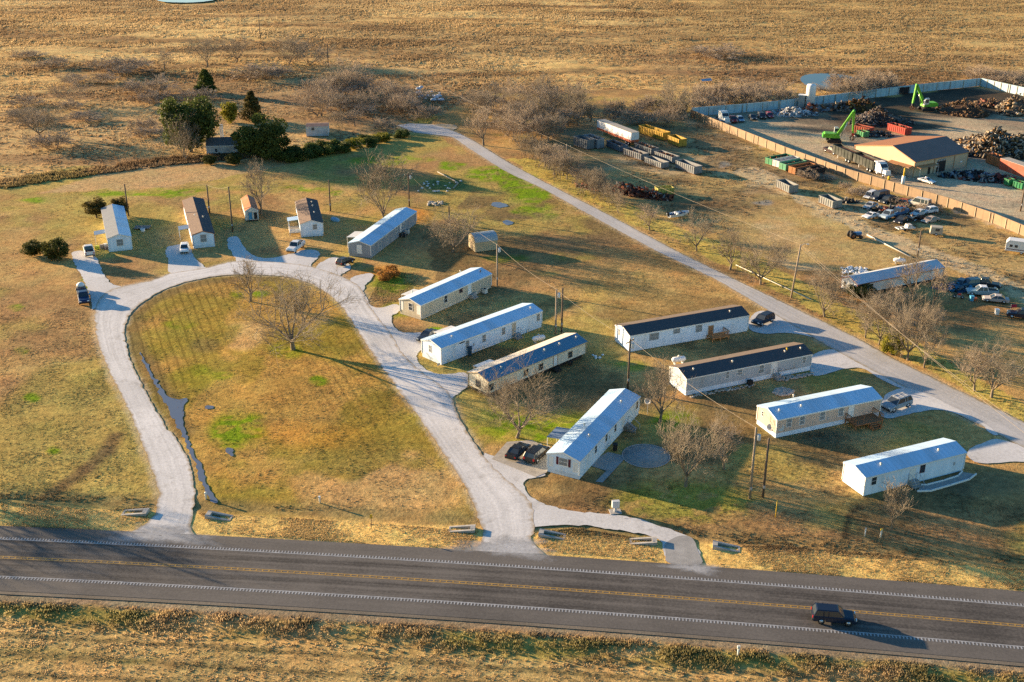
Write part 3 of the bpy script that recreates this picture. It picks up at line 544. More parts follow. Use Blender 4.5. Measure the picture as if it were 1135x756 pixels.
class Home:
    def __init__(s,key,p,name,label,cat,wallm,roofm,skirtm,sk=.62,rv=.5,over=.14,roof2=None,trim=None,gable=None,group=None,suspended=False):
        s.x,s.y,yw,s.L,s.W,s.he,s.hr=p; s.yaw=R(yw); s.rv=rv; s.sk=sk; HOMES[key]=s
        s.root=thing(name,label,cat,(s.x,s.y,0),s.yaw,group)
        L,W,he,hr=s.L,s.W,s.he,s.hr
        m=MB()      # walls with gables (length along u, across v)
        pl=[(0,sk),(0,he),(W*rv,he+hr-.03),(W,he),(W,sk)]
        vs=[(u,v,z) for u in(0,L) for v,z in pl]; m.add(vs,[(0,4,3,2,1),(5,6,7,8,9)]+[(i,(i+1)%5,5+(i+1)%5,5+i) for i in range(5)])
        m.build('wall',wallm,s.root)
        k=MB()
        if suspended: k.box((L/2,W/2,sk/2),(L-.8,W-.8,sk)); k.build('chassis',M_dark,s.root)  # dark block stands for the shade in the open gap under the home
        else: k.box((L/2,W/2,sk/2),(L-.06,W-.06,sk)); k.build('skirting',skirtm,s.root)
        # roof slopes
        for side,rm in((0,roofm),(1,roof2 or roofm)):
            r=MB(); v0=-over if side==0 else W+over; vr=W*rv
            ze=he-(hr/(W*(rv if side==0 else 1-rv)))*over; th=.07
            r.add([(-.12,v0,ze),(L+.12,v0,ze),(L+.12,vr,he+hr),(-.12,vr,he+hr),(-.12,v0,ze+th),(L+.12,v0,ze+th),(L+.12,vr,he+hr+th),(-.12,vr,he+hr+th)],
                  [(3,2,1,0),(4,5,6,7),(0,1,5,4),(2,3,7,6),(1,2,6,5),(3,0,4,7)] if side==0 else [(0,1,2,3),(7,6,5,4),(4,5,1,0),(6,7,3,2),(5,6,2,1),(7,4,0,3)])
            r.build('roof',rm,s.root)
        t=MB(); tm=trim or M_white
        for u in(-.135,L+.125):
            for a,b in(((-over-.01,he-.12),(W*rv,he+hr)),((W*rv,he+hr),(W+over+.01,he-.12))):
                t.add([(u,a[0],a[1]-.1),(u,b[0],b[1]-.1),(u,b[0],b[1]+.05),(u,a[0],a[1]+.05),(u+.012,a[0],a[1]-.1),(u+.012,b[0],b[1]-.1),(u+.012,b[0],b[1]+.05),(u+.012,a[0],a[1]+.05)],[(0,1,2,3),(7,6,5,4),(0,4,5,1),(1,5,6,2),(2,6,7,3),(3,7,4,0)])
        t.box((L/2,-over-.012,he-.11),(L+.2,.02,.16)); t.box((L/2,W+over+.012,he-.11),(L+.2,.02,.16))
        for u,v in((-.01,-.01),(L+.01,-.01),(-.01,W+.01),(L+.01,W+.01)): t.box((u,v,(sk+he-.15)/2),(.13,.13,he-.15-sk))
        t.build('trim',tm,s.root)
    def W2L(s,p):
        c,n=math.cos(s.yaw),math.sin(s.yaw); d=Vector((p.x-s.x,p.y-s.y,p.z)); return Vector((c*d.x+n*d.y,-n*d.x+c*d.y,d.z))
    def L2W(s,u,v,z=0.0):
        c,n=math.cos(s.yaw),math.sin(s.yaw); return Vector((s.x+c*u-n*v,s.y+n*u+c*v,z))
    def hit(s,face,px,py):
        o=s.W2L(Vector((0,0,CAMH))); c,n=math.cos(s.yaw),math.sin(s.yaw); d=ray(px,py); d=Vector((c*d.x+n*d.y,-n*d.x+c*d.y,d.z))
        if face=='n': t=-o.y/d.y
        elif face=='f': t=-o.x/d.x
        elif face=='l': t=(s.W-o.y)/d.y
        return o+d*t
    def win(s,face,px,py,w=.8,h=1.15,pane=None,frame=None,shut=None,name='window'):
        p=s.hit(face,px,py); z=min(max(p.z,s.sk+h/2+.1),s.he-.22-h/2) if face!='f' else p.z
        fr=MB(); pn=MB(); fw=.07
        def bx(mb,a,b,z0,z1,d0,d1):
            if face=='n': mb.box(((a+b)/2,-(d0+d1)/2,(z0+z1)/2),(b-a,d1-d0,z1-z0))
            elif face=='f': mb.box((-(d0+d1)/2,(a+b)/2,(z0+z1)/2),(d1-d0,b-a,z1-z0))
            else: mb.box(((a+b)/2,s.W+(d0+d1)/2,(z0+z1)/2),(b-a,d1-d0,z1-z0))
        q=p.y if face=='f' else p.x
        for a,b,z0,z1 in((q-w/2-fw,q-w/2,z-h/2-fw,z+h/2+fw),(q+w/2,q+w/2+fw,z-h/2-fw,z+h/2+fw),(q-w/2,q+w/2,z-h/2-fw,z-h/2),(q-w/2,q+w/2,z+h/2,z+h/2+fw),(q-w/2,q+w/2,z-.02,z+.02)): bx(fr,a,b,z0,z1,0,.05)
        f=fr.build(name,frame or M_white,s.root)
        bx(pn,q-w/2,q+w/2,z-h/2,z+h/2,-.01,.022); pn.build('pane',pane or M_glass,f)
        if shut:
            for e in(-1,1):
                sh=MB(); a=q+e*(w/2+.27); bx(sh,a-.17,a+.17,z-h/2-.05,z+h/2+.05,0,.04); sh.build('shutter',shut,s.root)
    def door(s,face,px,py,w=.86,h=1.95,m=None,frame=None):
        p=s.hit(face,px,py); z0=s.sk+.08; q=p.y if face=='f' else p.x; d=MB(); fr=MB()
        def bx(mb,a,b,z0,z1,d0,d1): mb.box(((a+b)/2,-(d0+d1)/2,(z0+z1)/2),(b-a,d1-d0,z1-z0)) if face=='n' else mb.box((-(d0+d1)/2,(a+b)/2,(z0+z1)/2),(d1-d0,b-a,z1-z0))
        bx(d,q-w/2,q+w/2,z0,z0+h,0,.045); do=d.build('door',m or M_white,s.root)
        for a,b,c,e in((q-w/2-.09,q-w/2,z0,z0+h+.09),(q+w/2,q+w/2+.09,z0,z0+h+.09),(q-w/2,q+w/2,z0+h,z0+h+.09)): bx(fr,a,b,c,e,0,.06)
        fr.build('door_frame',frame or M_trim2,do)
        k=MB(); bx(k,q+w/2-.14,q+w/2-.08,z0+.95,z0+1.05,.045,.1); k.build('handle',M_steel,do)
        return p.x
    def vents(s,us,v=None,m=None):
        for u in us:
            vv=s.W*.28 if v is None else v; z=s.he+s.hr*vv/(s.W*s.rv)
            b=MB(); b.tube((u,vv,z-.05),(u,vv,z+.32),.09); b.lathe([(.18,.32),(.18,.38),(.02,.46)],8,(u,vv,z)); b.build('roof_vent',M_ivory if m is None else m,s.root)
    def awning(s,u0,u1,d,z=2.35,m=None,face='l'):
        b=MB(); s1=1 if face=='l' else -1; v0=s.W if face=='l' else 0
        b.add([(u0,v0,z+.12),(u1,v0,z+.12),(u1,v0+s1*d,z-.1),(u0,v0+s1*d,z-.1),(u0,v0,z+.18),(u1,v0,z+.18),(u1,v0+s1*d,z-.04),(u0,v0+s1*d,z-.04)],[(0,1,2,3),(7,6,5,4),(0,4,5,1),(1,5,6,2),(2,6,7,3),(3,7,4,0)])
        a=b.build('awning',m or M_awn,s.root)
        for u in(u0+.1,u1-.1):
            p=MB(); p.tube((u,v0+s1*(d-.1),0),(u,v0+s1*(d-.1),z-.08),.04,n=6); p.build('post',M_white,a)
    def panel(s,u0,u1,z0,z1,m,name='panel',face='n'):
        b=MB()
        if face=='n': b.box(((u0+u1)/2,-.012,(z0+z1)/2),(u1-u0,.02,z1-z0))
        else: b.box((-.012,(u0+u1)/2,(z0+z1)/2),(.02,u1-u0,z1-z0))
        b.build(name,m,s.root)
M_awn=mat('pale corrugated awning',(.62,.62,.6),.5,.08,1.0,stripe=(0,.3,0,.88)); M_awnb=mat('blue grey metal awning',(.16,.22,.32),.4,.1,1.0,stripe=(0,.3,0,.8))
P=dict(A=(46.33,132.23,23.93,17.0,4.31,2.87,.59),B=(38.07,148.21,22.81,18.42,4.88,3.0,.73),C=(26.97,161.94,24.11,23.61,4.88,2.98,.71),D=(19.73,178.46,23.56,23.55,5.02,3.06,.71),
 E=(9.15,136.04,63.16,22.0,4.77,2.88,.73),F=(-3.63,160.64,44.52,22.23,4.46,2.95,.68),G=(-11.54,172.74,44.42,23.46,4.83,3.07,.66),H=(-16.33,192.03,53.27,20.55,4.96,2.85,.68),I=(-28.99,224.97,72.36,24.74,4.88,2.79,.68),
 J=(-79.21,229.51,111,22.58,4.64,2.91,.73),K=(-62.5,231.83,108.74,26.12,4.49,3.0,.62),L=(-40.92,239.43,103.03,17.2,4.77,2.95,.71),M=(64.87,204.55,26.64,21.91,4.4,2.6,.85))
gh='mobile homes of the park'
A=Home('A',P['A'],'mobile_home','plain all white mobile home with a blank lit end wall, nearest the highway at right','mobile home',M_sw,M_roofw,M_sw,sk=.3,group=gh,trim=M_white)
A.win('n',968.7,533,.8,1.1); A.win('n',1022.5,519.5,.7,1.1,frame=M_maroon); A.door('n',1011.3,525,frame=M_white); A.vents([3.4,13.2])
B=Home('B',P['B'],'mobile_home','pinkish tan mobile home with a pale roof, white skirting and a brown deck','mobile home',M_pink,M_roofw,M_skirt,sk=.72,group=gh)
for px,py in((874.5,468.5),(889,466),(911.5,461),(932,456.5)): B.win('n',px,py,.85,1.25,M_blind)
B.win('f',845.5,458.5,.35,.7); B.door('n',943.3,455,frame=M_white); B.vents([1.2,5.0]); B.vents([5.1],B.W*.72)
Cc=Home('C',P['C'],'mobile_home','long grey mobile home with charcoal shingles and stone flower beds along white skirting','mobile home',M_grey,M_shing,M_skirt,sk=.8,roof2=M_shingsun,group=gh)
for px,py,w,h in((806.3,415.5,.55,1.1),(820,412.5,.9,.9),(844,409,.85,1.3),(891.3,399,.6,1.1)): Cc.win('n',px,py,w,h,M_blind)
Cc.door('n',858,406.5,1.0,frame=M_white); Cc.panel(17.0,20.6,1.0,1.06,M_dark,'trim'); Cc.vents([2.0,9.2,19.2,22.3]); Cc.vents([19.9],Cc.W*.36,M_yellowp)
D=Home('D',P['D'],'mobile_home','white lap sided mobile home with charcoal shingles and an orange deck beside its brown door','mobile home',M_slap,M_shing,M_skirt,sk=.2,roof2=M_shingsun,group=gh)
for px,py,w,h in((725,373,1.7,1.15),(750,367,1.2,.75),(774.7,364,1.2,1.2)): D.win('n',px,py,w,h,M_blind,frame=M_grey)
D.door('n',788,362,.9,m=M_doorb); D.vents([20.5]); D.win('f',686.5,368,.3,1.1)
E_=Home('E',P['E'],'mobile_home','white mobile home with maroon shuttered end window next to the two parked dark cars','mobile home',M_sw,M_roofw,M_skirt,sk=.62,group=gh)
E_.win('f',624.5,512,1.25,1.1,M_blind,shut=M_maroon)
for px,py in((660.3,497.5),(672,484.5),(682,474),(706,449)): E_.win('n',px,py,.7,1.2)
E_.door('n',690.7,464,frame=M_white); E_.vents([8.0],E_.W*.6); E_.vents([6.2,18.0]); E_.awning(5.2,8.6,2.6,2.3,M_awnb)
E_.panel(.22,.95,1.0,2.55,M_white,'shutter_panel','f'); E_.panel(3.85,4.55,1.0,2.55,M_white,'shutter_panel','f')
F_=Home('F',P['F'],'mobile_home','cream mobile home with dark blue roof raised off the ground without skirting','mobile home',M_cream,M_roofb,M_dark,sk=.75,over=.3,roof2=mat('roof slope with painted sun',(.62,.55,.45),.8,.1,2.0),trim=M_trim2,group=gh,suspended=True)  # far slope of the blue roof has the sunlight painted into its colour
for px,py in((544.5,429),(583,413),(599.5,406.5),(632,393)): F_.win('n',px,py,.95,1.05,frame=M_trim2)
F_.win('f',530,425.5,1.0,1.1,frame=M_trim2); F_.door('n',615.5,402,frame=M_doorb); F_.vents([4.0,13.7,17.2,21.2]); F_.awning(3.0,6.6,2.2,2.4)
G_=Home('G',P['G'],'mobile_home','white mobile home with pale roof, grey door and a dark round bin beside it','mobile home',M_sw,M_roofw,M_skirt,sk=.68,group=gh)
for px,py in((518,381.5),(536.5,375),(558,367),(596.5,351.8)): G_.win('n',px,py,.75,1.25,M_blind)
G_.win('f',476.8,386.5,.6,1.2,M_blind); G_.door('n',569.5,363.5,.9,m=M_tan,frame=M_white); G_.vents([3.6,22.0]); G_.awning(4.6,8.6,2.4,2.4); G_.panel(4.0,5.2,2.55,2.75,M_dark,'louvre')
H_=Home('H',P['H'],'mobile_home','beige mobile home with white corner boards and pale roof below the slate grey home','mobile home',M_tan,M_roofw,M_skt,sk=.5,group=gh)
H_.win('n',494,331.5,.9,1.3); H_.win('n',510.8,322,.75,.75,frame=M_maroon); H_.win('f',455,340,.85,1.3); H_.door('n',520.3,320.5,frame=M_white); H_.vents([1.8,15.5],H_.W*.7); H_.vents([19.0],None,M_black); H_.awning(3.0,6.5,2.4,2.3)
H_.panel(.1,.9,.9,2.6,M_white,'corner_board','f'); H_.panel(4.1,4.75,.9,2.6,M_white,'corner_board','f')
I_=Home('I',P['I'],'mobile_home','slate grey mobile home with pale roof at the far end of the loop road','mobile home',M_blueg,M_roofw,M_skg,sk=.6,group=gh)
for px,py in((421,271),(428.8,264.3),(439.5,254.8),(448,250.5)): I_.win('n',px,py,.85,1.25,M_blind)
I_.win('f',398.3,276.3,1.0,1.7,M_white); I_.door('n',444,252.5,frame=M_white); I_.awning(4.5,8.6,2.6,2.4)
J_=Home('J',P['J'],'mobile_home','white mobile home with bright metal roof at the far left beside two round bushes','mobile home',M_slap,M_roofw,M_skirt,sk=.3,roof2=mat('metal roof dimmed for sun',(.22,.225,.23),.5,.08,.6,stripe=(0,.75,0,.9)),group=gh)  # sunlit slope coloured darker so direct sun does not clip it
J_.win('f',132.9,268.8,1.25,1.35,M_blind); J_.awning(5.2,7.9,2.4,2.4,M_awnb)
K_=Home('K',P['K'],'mobile_home','white mobile home with weathered brown shingles and a blue grey awning','mobile home',M_sw,M_shing,M_skirt,sk=.55,roof2=M_shingb,trim=mat('red brown fascia',(.3,.12,.08),.7,.1),group=gh)
K_.win('f',225.5,264,1.2,1.6,M_blind); K_.vents([10.3]); K_.vents([10.6],K_.W*.66); K_.awning(6.2,8.9,2.3,2.4,M_awnb)
L_=Home('L',P['L'],'mobile_home','short white mobile home with patchy dark shingles and a porch on its left side','mobile home',M_slap,M_shing,M_skirt,sk=.4,roof2=M_shingb,group=gh)
L_.win('f',349,251.5,.9,1.1,M_blind); L_.vents([6,11,14])
Mh=Home('M',P['M'],'mobile_home','run down white mobile home with red gable trim behind bare trees east of the road','mobile home',mat('stained white siding',(.72,.74,.76),.7,.12,.6,dirt=(.4,.35,.3,.5)),mat('patched metal roof',(.55,.58,.62),.45,.1,.4,spec=.5,dirt=(.2,.13,.1,.5)),M_dark,sk=.55,trim=mat('faded red trim',(.42,.15,.1),.7,.15),group=gh)
Mh.win('f',936.5,315,.6,1.1); Mh.win('f',943.5,318,.6,1.1); Mh.win('n',966,317,.8,.9)
for px,py in((486,399),(497,396.5),(527,386.5),(531,384.5),(536,383),(556,377.5),(585,366)): u_=G_.hit('n',px,py).x; G_.panel(u_-.3,u_+.3,.1,.55,M_ivory,'skirting_panel')
for px,py in((484.5,345.5),(499,339.5),(527.5,327.5)): u_=H_.hit('n',px,py).x; H_.panel(u_-.3,u_+.3,.08,.5,M_ivory,'skirting_panel')
for h_,u_ in((A,15.2),(B,9.0),(Cc,13.5),(E_,10.4),(F_,1.2),(G_,7.2),(H_,17.2),(I_,21)): h_.panel(u_-.16,u_+.16,1.25,1.75,M_steel,'meter_box')
for h_,lb in((Cc,'small dark air unit against the white skirting of the grey home'),(I_,'pale air unit by the steps of the slate grey home'),(H_,'grey air unit at the right end of the beige home')):
    t=thing('air_unit',lb,'air conditioner',h_.L2W({'C':11.4}.get('C') if h_ is Cc else 17.6,-.75),h_.yaw); MB().box((0,0,.45),(.75,.7,.8)).build('casing',M_dark if h_ is Cc else M_ivory,t); MB().lathe([(.28,.85),(.28,.9)],14).build('fan_grille',M_black,t); MB().box((0,0,.03),(.95,.9,.06)).build('base',M_conc,t)
# ------------------------------------------------------------------ steps, decks and paths against the homes
def at_home(h,u,v): return h.L2W(u,v)
def steps(h,u,label,m=M_grey_wood,w=1.3,n=3,rails=True,hgt=.75):
    p=at_home(h,u,-.02); t=thing('entry_steps',label,'steps',p,h.yaw,'entry steps of the homes')
    b=MB()
    for i in range(n): z=hgt*(n-i)/n; b.box((0,-.45-.32*i if i else -.35,z/2),(w,.32 if i else .7,z))
    b.build('tread',m,t)
    if rails:
        for s in(-1,1):
            r=MB(); x=s*(w/2+.02); r.path([(x,-.05,hgt),(x,-.05,hgt+.9),(x,-.65,hgt+.9),(x,-.6-.32*n,.85),(x,-.6-.32*n,0)],.035,5); r.path([(x,-.65,hgt+.9),(x,-.65,0)],.03,5); r.build('handrail',M_steel if m is not M_deck else m,t)
    return t
def nu(h,px,py): return h.hit('n',px,py).x
steps(A,nu(A,1011,530),'grey steps with black rails at the white home by the kerbed ramp',M_conc2)
steps(Cc,nu(Cc,859,420),'small grey steps beside the stone bed of the charcoal roofed home',M_conc2,1.1,3,True)
steps(E_,nu(E_,693,478),'open wooden steps on the shaded side of the home by the round pad',M_grey_wood,1.6,4)
steps(F_,nu(F_,615,412),'low dark steps under the pale door of the cream home',M_dark,1.2,2,False,.5)
steps(G_,nu(G_,571,372),'rounded grey steps with rails at the white home facing the tank',M_conc2,1.3,3)
steps(H_,nu(H_,522,331),'grey steps at the pale door of the beige home',M_conc2,1.3,3,False)
steps(I_,nu(I_,444,262),'dark steps at the door of the slate grey home',M_dark,1.5,3)
def deck(h,u,v,w,d,z,m,label,rail=(1,1,1)):
    t=thing('deck',label,'deck',at_home(h,u,v),h.yaw)
    b=MB(); b.box((w/2,-d/2,z-.06),(w,d,.12)); b.build('deck_floor',m,t)
    for x in(.1,w*.5,w-.1):
        for y in(-.1,-d+.1): l=MB(); l.box((x,y,(z-.12)/2),(.12,.12,z-.12)); l.build('post',m,t)
    def rl(x0,y0,x1,y1):
        r=MB(); n=max(2,int(max(abs(x1-x0),abs(y1-y0))/.25))
        for i in range(n+1): f=i/n; r.box((x0+(x1-x0)*f,y0+(y1-y0)*f,z+.45),(.06,.06,.9))
        r.box(((x0+x1)/2,(y0+y1)/2,z+.95),(abs(x1-x0)+.1,abs(y1-y0)+.1,.07)); r.build('railing',m,t)
    if rail[0]: rl(.05,-.05,.05,-d+.05)
    if rail[1]: rl(.05,-d+.05,w*(.62 if rail[1]==2 else 1)-.05,-d+.05)
    if rail[2]: rl(w-.05,-.05,w-.05,-d+.05)
    return t
u0=nu(B,936,468); deck(B,u0,-.02,5.0,2.5,.8,M_deck,'dark brown timber deck with railings at the pinkish home',(1,0,1))
st=thing('deck_steps','brown stair flight leaning on the dark brown timber deck','steps',at_home(B,u0+3.2,-2.56),B.yaw)
for i in range(3): b=MB(); b.box((0,-.16-.3*i,.62-.2*i),(1.4,.3,.06)); b.build('tread',M_deck,st)
for s in(-1,1): b=MB(); b.prism([(0,0)]*0 or [(-.04,0),(.04,0),(.04,.62),(-.04,.62)],-.9,-.02); o=b.build('stringer',M_deck,st); o.location.x=s*.72
u0=nu(D,783,372); deck(D,u0,-.02,3.4,1.9,.65,M_deck2,'orange brown timber deck at the white home with charcoal shingles',(0,1,1))
# porch of L
t=thing('porch','white roofed porch on posts at the left side of the short white home','porch',at_home(L_,1.5,L_.W+.02),L_.yaw)
b=MB(); b.box((2.4,1.2,.55),(4.8,2.3,.12)); b.build('porch_floor',M_grey_wood,t)
b=MB(); b.add([(2.4,0,2.75),(4.9,0,2.75),(4.9,2.5,2.5),(2.4,2.5,2.5),(2.4,0,2.85),(4.9,0,2.85),(4.9,2.5,2.6),(2.4,2.5,2.6)],[(3,2,1,0),(4,5,6,7),(0,1,5,4),(1,2,6,5),(2,3,7,6),(3,0,4,7)]); b.build('porch_roof',M_roofw,t)
for x,y in((.1,2.25),(2.5,2.25),(4.7,2.25)): b=MB(); b.box((x,y,1.25),(.12,.12,2.5)); b.build('post',M_white,t)
b=MB(); b.box((1.2,2.3,1.0),(2.3,.06,.8)); b.box((.03,1.2,1.0),(.06,2.2,.8)); b.build('railing',M_white,t)
# kerbed ramp by A
u0=nu(A,1011,530); rp=[A.L2W(u0-.7,-2.0),A.L2W(u0+1.0,-2.6),A.L2W(u0+4.5,-2.5),A.L2W(u0+8.0,-2.3),A.L2W(u0+9.8,-1.6)]
rq=[A.L2W(u0+.9,-.9),A.L2W(u0+1.6,-1.2),A.L2W(u0+4.5,-1.2),A.L2W(u0+7.2,-1.0),A.L2W(u0+8.6,-.3)]
t=thing('kerbed_path','grey path with pale raised kerbs leading to the plain white home','path',(0,0,0))
b=MB(); vs=[(p.x,p.y,.06) for p in rp]+[(p.x,p.y,.06) for p in rq]; b.add(vs,[(i,i+1,6+i,5+i) for i in range(4)]); b.build('paving',M_conc2,t)
for e,ps in enumerate((rp,rq)):
    b=MB()
    for p,q in zip(ps[:-1],ps[1:]): m=(p+q)/2; d=q-p; b.box((m.x,m.y,.12),(d.length+.1,.14,.24),math.atan2(d.y,d.x))
    b.build('kerb',M_white,t)
for nm,lb,px,z in(('parking_slab','tan concrete parking slab under the two dark cars',[(545,509),(562,490),(590,488),(612,500),(606,524),(594,529),(575,521)],.05),('patio_slab','grey concrete patio beside the home with maroon shutters',[(650,515),(674,501),(695,506),(668,535),(660,534),(672,522)],.03)):
    o=sheet(nm,px,z,M_conc2 if 'patio' in nm else mat('tan parking concrete',(.40,.36,.30),.9,.2,1.2,dirt=(.25,.22,.18,.5)),0,1.0,False); tag(o,lb,'slab')
t=thing('round_pad','flat dark grey round pad with a pale rim beside the concrete patio','pad',G(716,505.5)); b=MB(); b.lathe([(3.25,.0),(3.25,.05)],40); b.build('liner',mat('dark pool liner',(.27,.27,.26),.6,.2,1.0),t)
b=MB(); b.lathe([(3.22,.0),(3.22,.09),(3.4,.09),(3.4,0)],40); b.build('rim',M_conc2,t)
# ------------------------------------------------------------------ vehicles
def car_meshes(kind):
    if kind in _CM: return _CM[kind]
    L,W,H={'sedan':(4.75,1.8,1.42),'coupe':(4.5,1.8,1.28),'suv':(4.75,1.9,1.72),'hatch':(4.2,1.75,1.5),'pickup':(5.7,1.95,1.85),'van':(5.4,2.0,2.1)}[kind]
    hl=L/2; belt={'sedan':.92,'coupe':.86,'suv':1.08,'hatch':.95,'pickup':1.12,'van':1.15}[kind]
    hood={'sedan':.86,'coupe':.8,'suv':1.02,'hatch':.9,'pickup':1.08,'van':1.1}[kind]; gc=.24 if kind in('sedan','coupe','hatch') else .34; rw=.33 if kind in('sedan','coupe','hatch') else .38
    fa,ra=hl-.88,-hl+.95
    def arch(xc): return [(xc+rw*1.22*math.cos(a),max(gc,rw*.95+rw*1.22*math.sin(a))) for a in [math.pi*k/6 for k in range(7)]]
    bott=[(hl-.06,gc)]+[(xc,z) for xc,z in arch(fa)]+[(xc,z) for xc,z in arch(ra)]+[(-hl+.06,gc)]
    if kind=='pickup': top=[(-hl,.62),(-hl+.02,belt),(-hl+2.0,belt),(hl-1.75,belt),(hl-1.6,hood),(hl-.3,hood-.06),(hl-.02,hood-.28),(hl,.5)]
    elif kind in('suv','hatch','van'): top=[(-hl,.55),(-hl+.06,belt),(hl-1.5,belt),(hl-1.35,hood),(hl-.3,hood-.08),(hl-.03,hood-.3),(hl,.48)]
    else: top=[(-hl,.5),(-hl+.08,belt-.04),(-hl+.9,belt),(hl-1.5,belt),(hl-1.3,hood),(hl-.35,hood-.1),(hl-.04,hood-.3),(hl,.45)]
    prof=bott+top
    def shr(k,dz): return [(x*(1-k), z-(dz if z>.7 else 0)+(0 if z>.4 else .03)) for x,z in prof]
    w=W/2; body=MB().slices([(-w,shr(.02,.09)),(-w+.07,shr(.004,.03)),(-w+.25,shr(0,0)),(w-.25,shr(0,0)),(w-.07,shr(.004,.03)),(w,shr(.02,.09))])
    if kind=='sedan': gp=(-hl+.75,-hl+1.45,hl-2.15,hl-1.4)
    elif kind=='coupe': gp=(-hl+.6,-hl+1.55,hl-2.3,hl-1.5)
    elif kind in('suv','hatch'): gp=(-hl+.1,-hl+.4,hl-2.0,hl-1.35)
    elif kind=='van': gp=(-hl+.08,-hl+.2,hl-1.9,hl-1.3)
    else: gp=(-hl+1.95,-hl+2.15,hl-2.3,hl-1.65)
    x0,x1,x2,x3=gp; zt=H-.06; wb=w-.06; wt=w-.24
    def glassq(pts): return MB().add(pts,[(0,1,2,3)]) 
    P8=[(x0,-wb,belt-.02),(x3,-wb,belt-.02),(x3,wb,belt-.02),(x0,wb,belt-.02),(x1,-wt,zt),(x2,-wt,zt),(x2,wt,zt),(x1,wt,zt)]
    cab=MB().add(P8,[(4,5,6,7),(0,1,5,4),(1,2,6,5),(2,3,7,6),(3,0,4,7)])
    roof=MB(); e=.05
    roof.add([(x1-e,-wt-.02,zt-.02),(x2+e,-wt-.02,zt-.02),(x2+e,wt+.02,zt-.02),(x1-e,wt+.02,zt-.02),(x1+.08,-wt+.1,zt+.05),(x2-.12,-wt+.1,zt+.05),(x2-.12,wt-.1,zt+.05),(x1+.08,wt-.1,zt+.05)],[(4,5,6,7),(0,1,5,4),(1,2,6,5),(2,3,7,6),(3,0,4,7)])
    pils=[]
    for s in(-1,1):
        xm=(x1+x2)/2+.1
        pils+=[MB().tube((x3,s*(wb-.01),belt-.03),(x2,s*(wt-.0),zt),.05,n=5),MB().tube((x0,s*(wb-.01),belt-.03),(x1,s*wt,zt),.07,n=5),MB().tube((xm,s*(wb+.0),belt-.03),(xm,s*(wt+.01),zt),.05,n=5)]
        if kind in('suv','van'): pils.append(MB().tube((x1+.75,s*wb,belt-.03),(x1+.75,s*(wt+.01),zt),.06,n=5))
    wh=MB().lathe([(rw,-.11),(rw,.11)],16,m=Matrix.Rotation(math.pi/2,4,'X')); ri=MB().lathe([(rw*.62,-.118),(rw*.62,.118)],10,m=Matrix.Rotation(math.pi/2,4,'X'))
    hlm=MB().box((0,0,0),(.1,.36,.15)); tl=MB().box((0,0,0),(.08,.2,.3 if kind in('suv','pickup','van') else .16))
    bmp=MB().box((hl-.01,0,gc+.18),(.1,W*.9,.2)); bm2=MB().box((-hl+.01,0,gc+.18),(.1,W*.9,.2))
    parts=[('body',body,'paint',None),('cabin_glass',cab,M_glass,None),('roof',roof,'paint',None),*[('pillar',q,'paint',None) for q in pils],('bumper',bmp,'bump',None),('bumper',bm2,'bump',None)]
    if kind=='pickup':
        bed=MB().box((-hl+1.0,0,belt+.005),(1.75,W-.34,.02)); parts.append(('truck_bed',bed,M_black,None))
        parts+=[('bed_rail',MB().box((-hl+1.0,s*(w-.14),belt+.05),(1.85,.1,.1)),'paint',None) for s in(-1,1)]+[('tailgate',MB().box((-hl+.08,0,belt+.05),(.1,W-.5,.1)),'paint',None)]
    R_={'parts':[(n,m.mesh('car_'+n),k) for n,m,k,_ in parts],'wheel':wh.mesh('car_wheel',M_black),'rim':ri.mesh('car_rim',M_chrome),'hl':hlm.mesh('car_headlight',M_lamp),'tl':tl.mesh('car_taillight',M_tail),
        'wpos':[(fa,w-.12),(fa,-w+.12),(ra,w-.12),(ra,-w+.12)],'rw':rw,'hpos':(hl-.05,w-.3,hood-.24),'tpos':(-hl+.03,w-.2,belt-.22),'L':L}
    _CM[kind]=R_; return R_
_CM={}
PAINTS={}
def paint(c,rough=.3,metal=.0):
    k=(c,rough)
    if k not in PAINTS: PAINTS[k]=mat('car paint %.2f %.2f %.2f %.1f'%(*c,rough),c,rough,.06,1.5,metal,spec=.5)
    return PAINTS[k]
def vehicle(name,kind,col,pos,yaw,label,cat='car',group=None,wheels=4,rough=.3,lights=True,sink=0.0,roofc=None,bump=None,scale=1.0):
    D_=car_meshes(kind); loc=G(*pos) if not isinstance(pos,Vector) else pos; loc.z=-sink+.03
    t=thing(name,label,cat,loc,yaw,group); t.scale=(scale,)*3; pm=paint(col,rough)
    for n,me,k in D_['parts']:
        n2=n
        o=link(n2,me,t,m=(paint(roofc,rough) if (roofc and n in('roof','pillar')) else pm) if k=='paint' else (bump or M_black) if k=='bump' else k)
    for i,(x_,y_) in enumerate(D_['wpos'][:wheels]):
        w_=link('wheel',D_['wheel'],t,(x_,y_,D_['rw'])); link('rim',D_['rim'],w_)
    if lights:
        hx,hy,hz=D_['hpos']; tx,ty,tz=D_['tpos']
        for s in(-1,1): link('headlight',D_['hl'],t,(hx,s*hy,hz)); link('taillight',D_['tl'],t,(tx,s*ty,tz))
    return t
def heading(a,b): d=G(*b)-G(*a); return math.atan2(d.y,d.x)
NAVY=(.012,.018,.035); BLK=(.014,.014,.016); WHT=(.72,.72,.71); SIL=(.42,.43,.44); TEAL=(.05,.13,.17)
xw=33.9; v=vehicle('suv','suv',NAVY,Vector((35.7,hwy(35.7)-2.0,0)),math.atan(2*HW[0]*xw+HW[1]),'black SUV driving along the near lane of the highway','suv',rough=.2); v.location.z=.045
vehicle('sedan','sedan',BLK,(574,503.5),E_.yaw,'black sedan parked on the concrete slab, left of the black SUV','car').location.z=.06
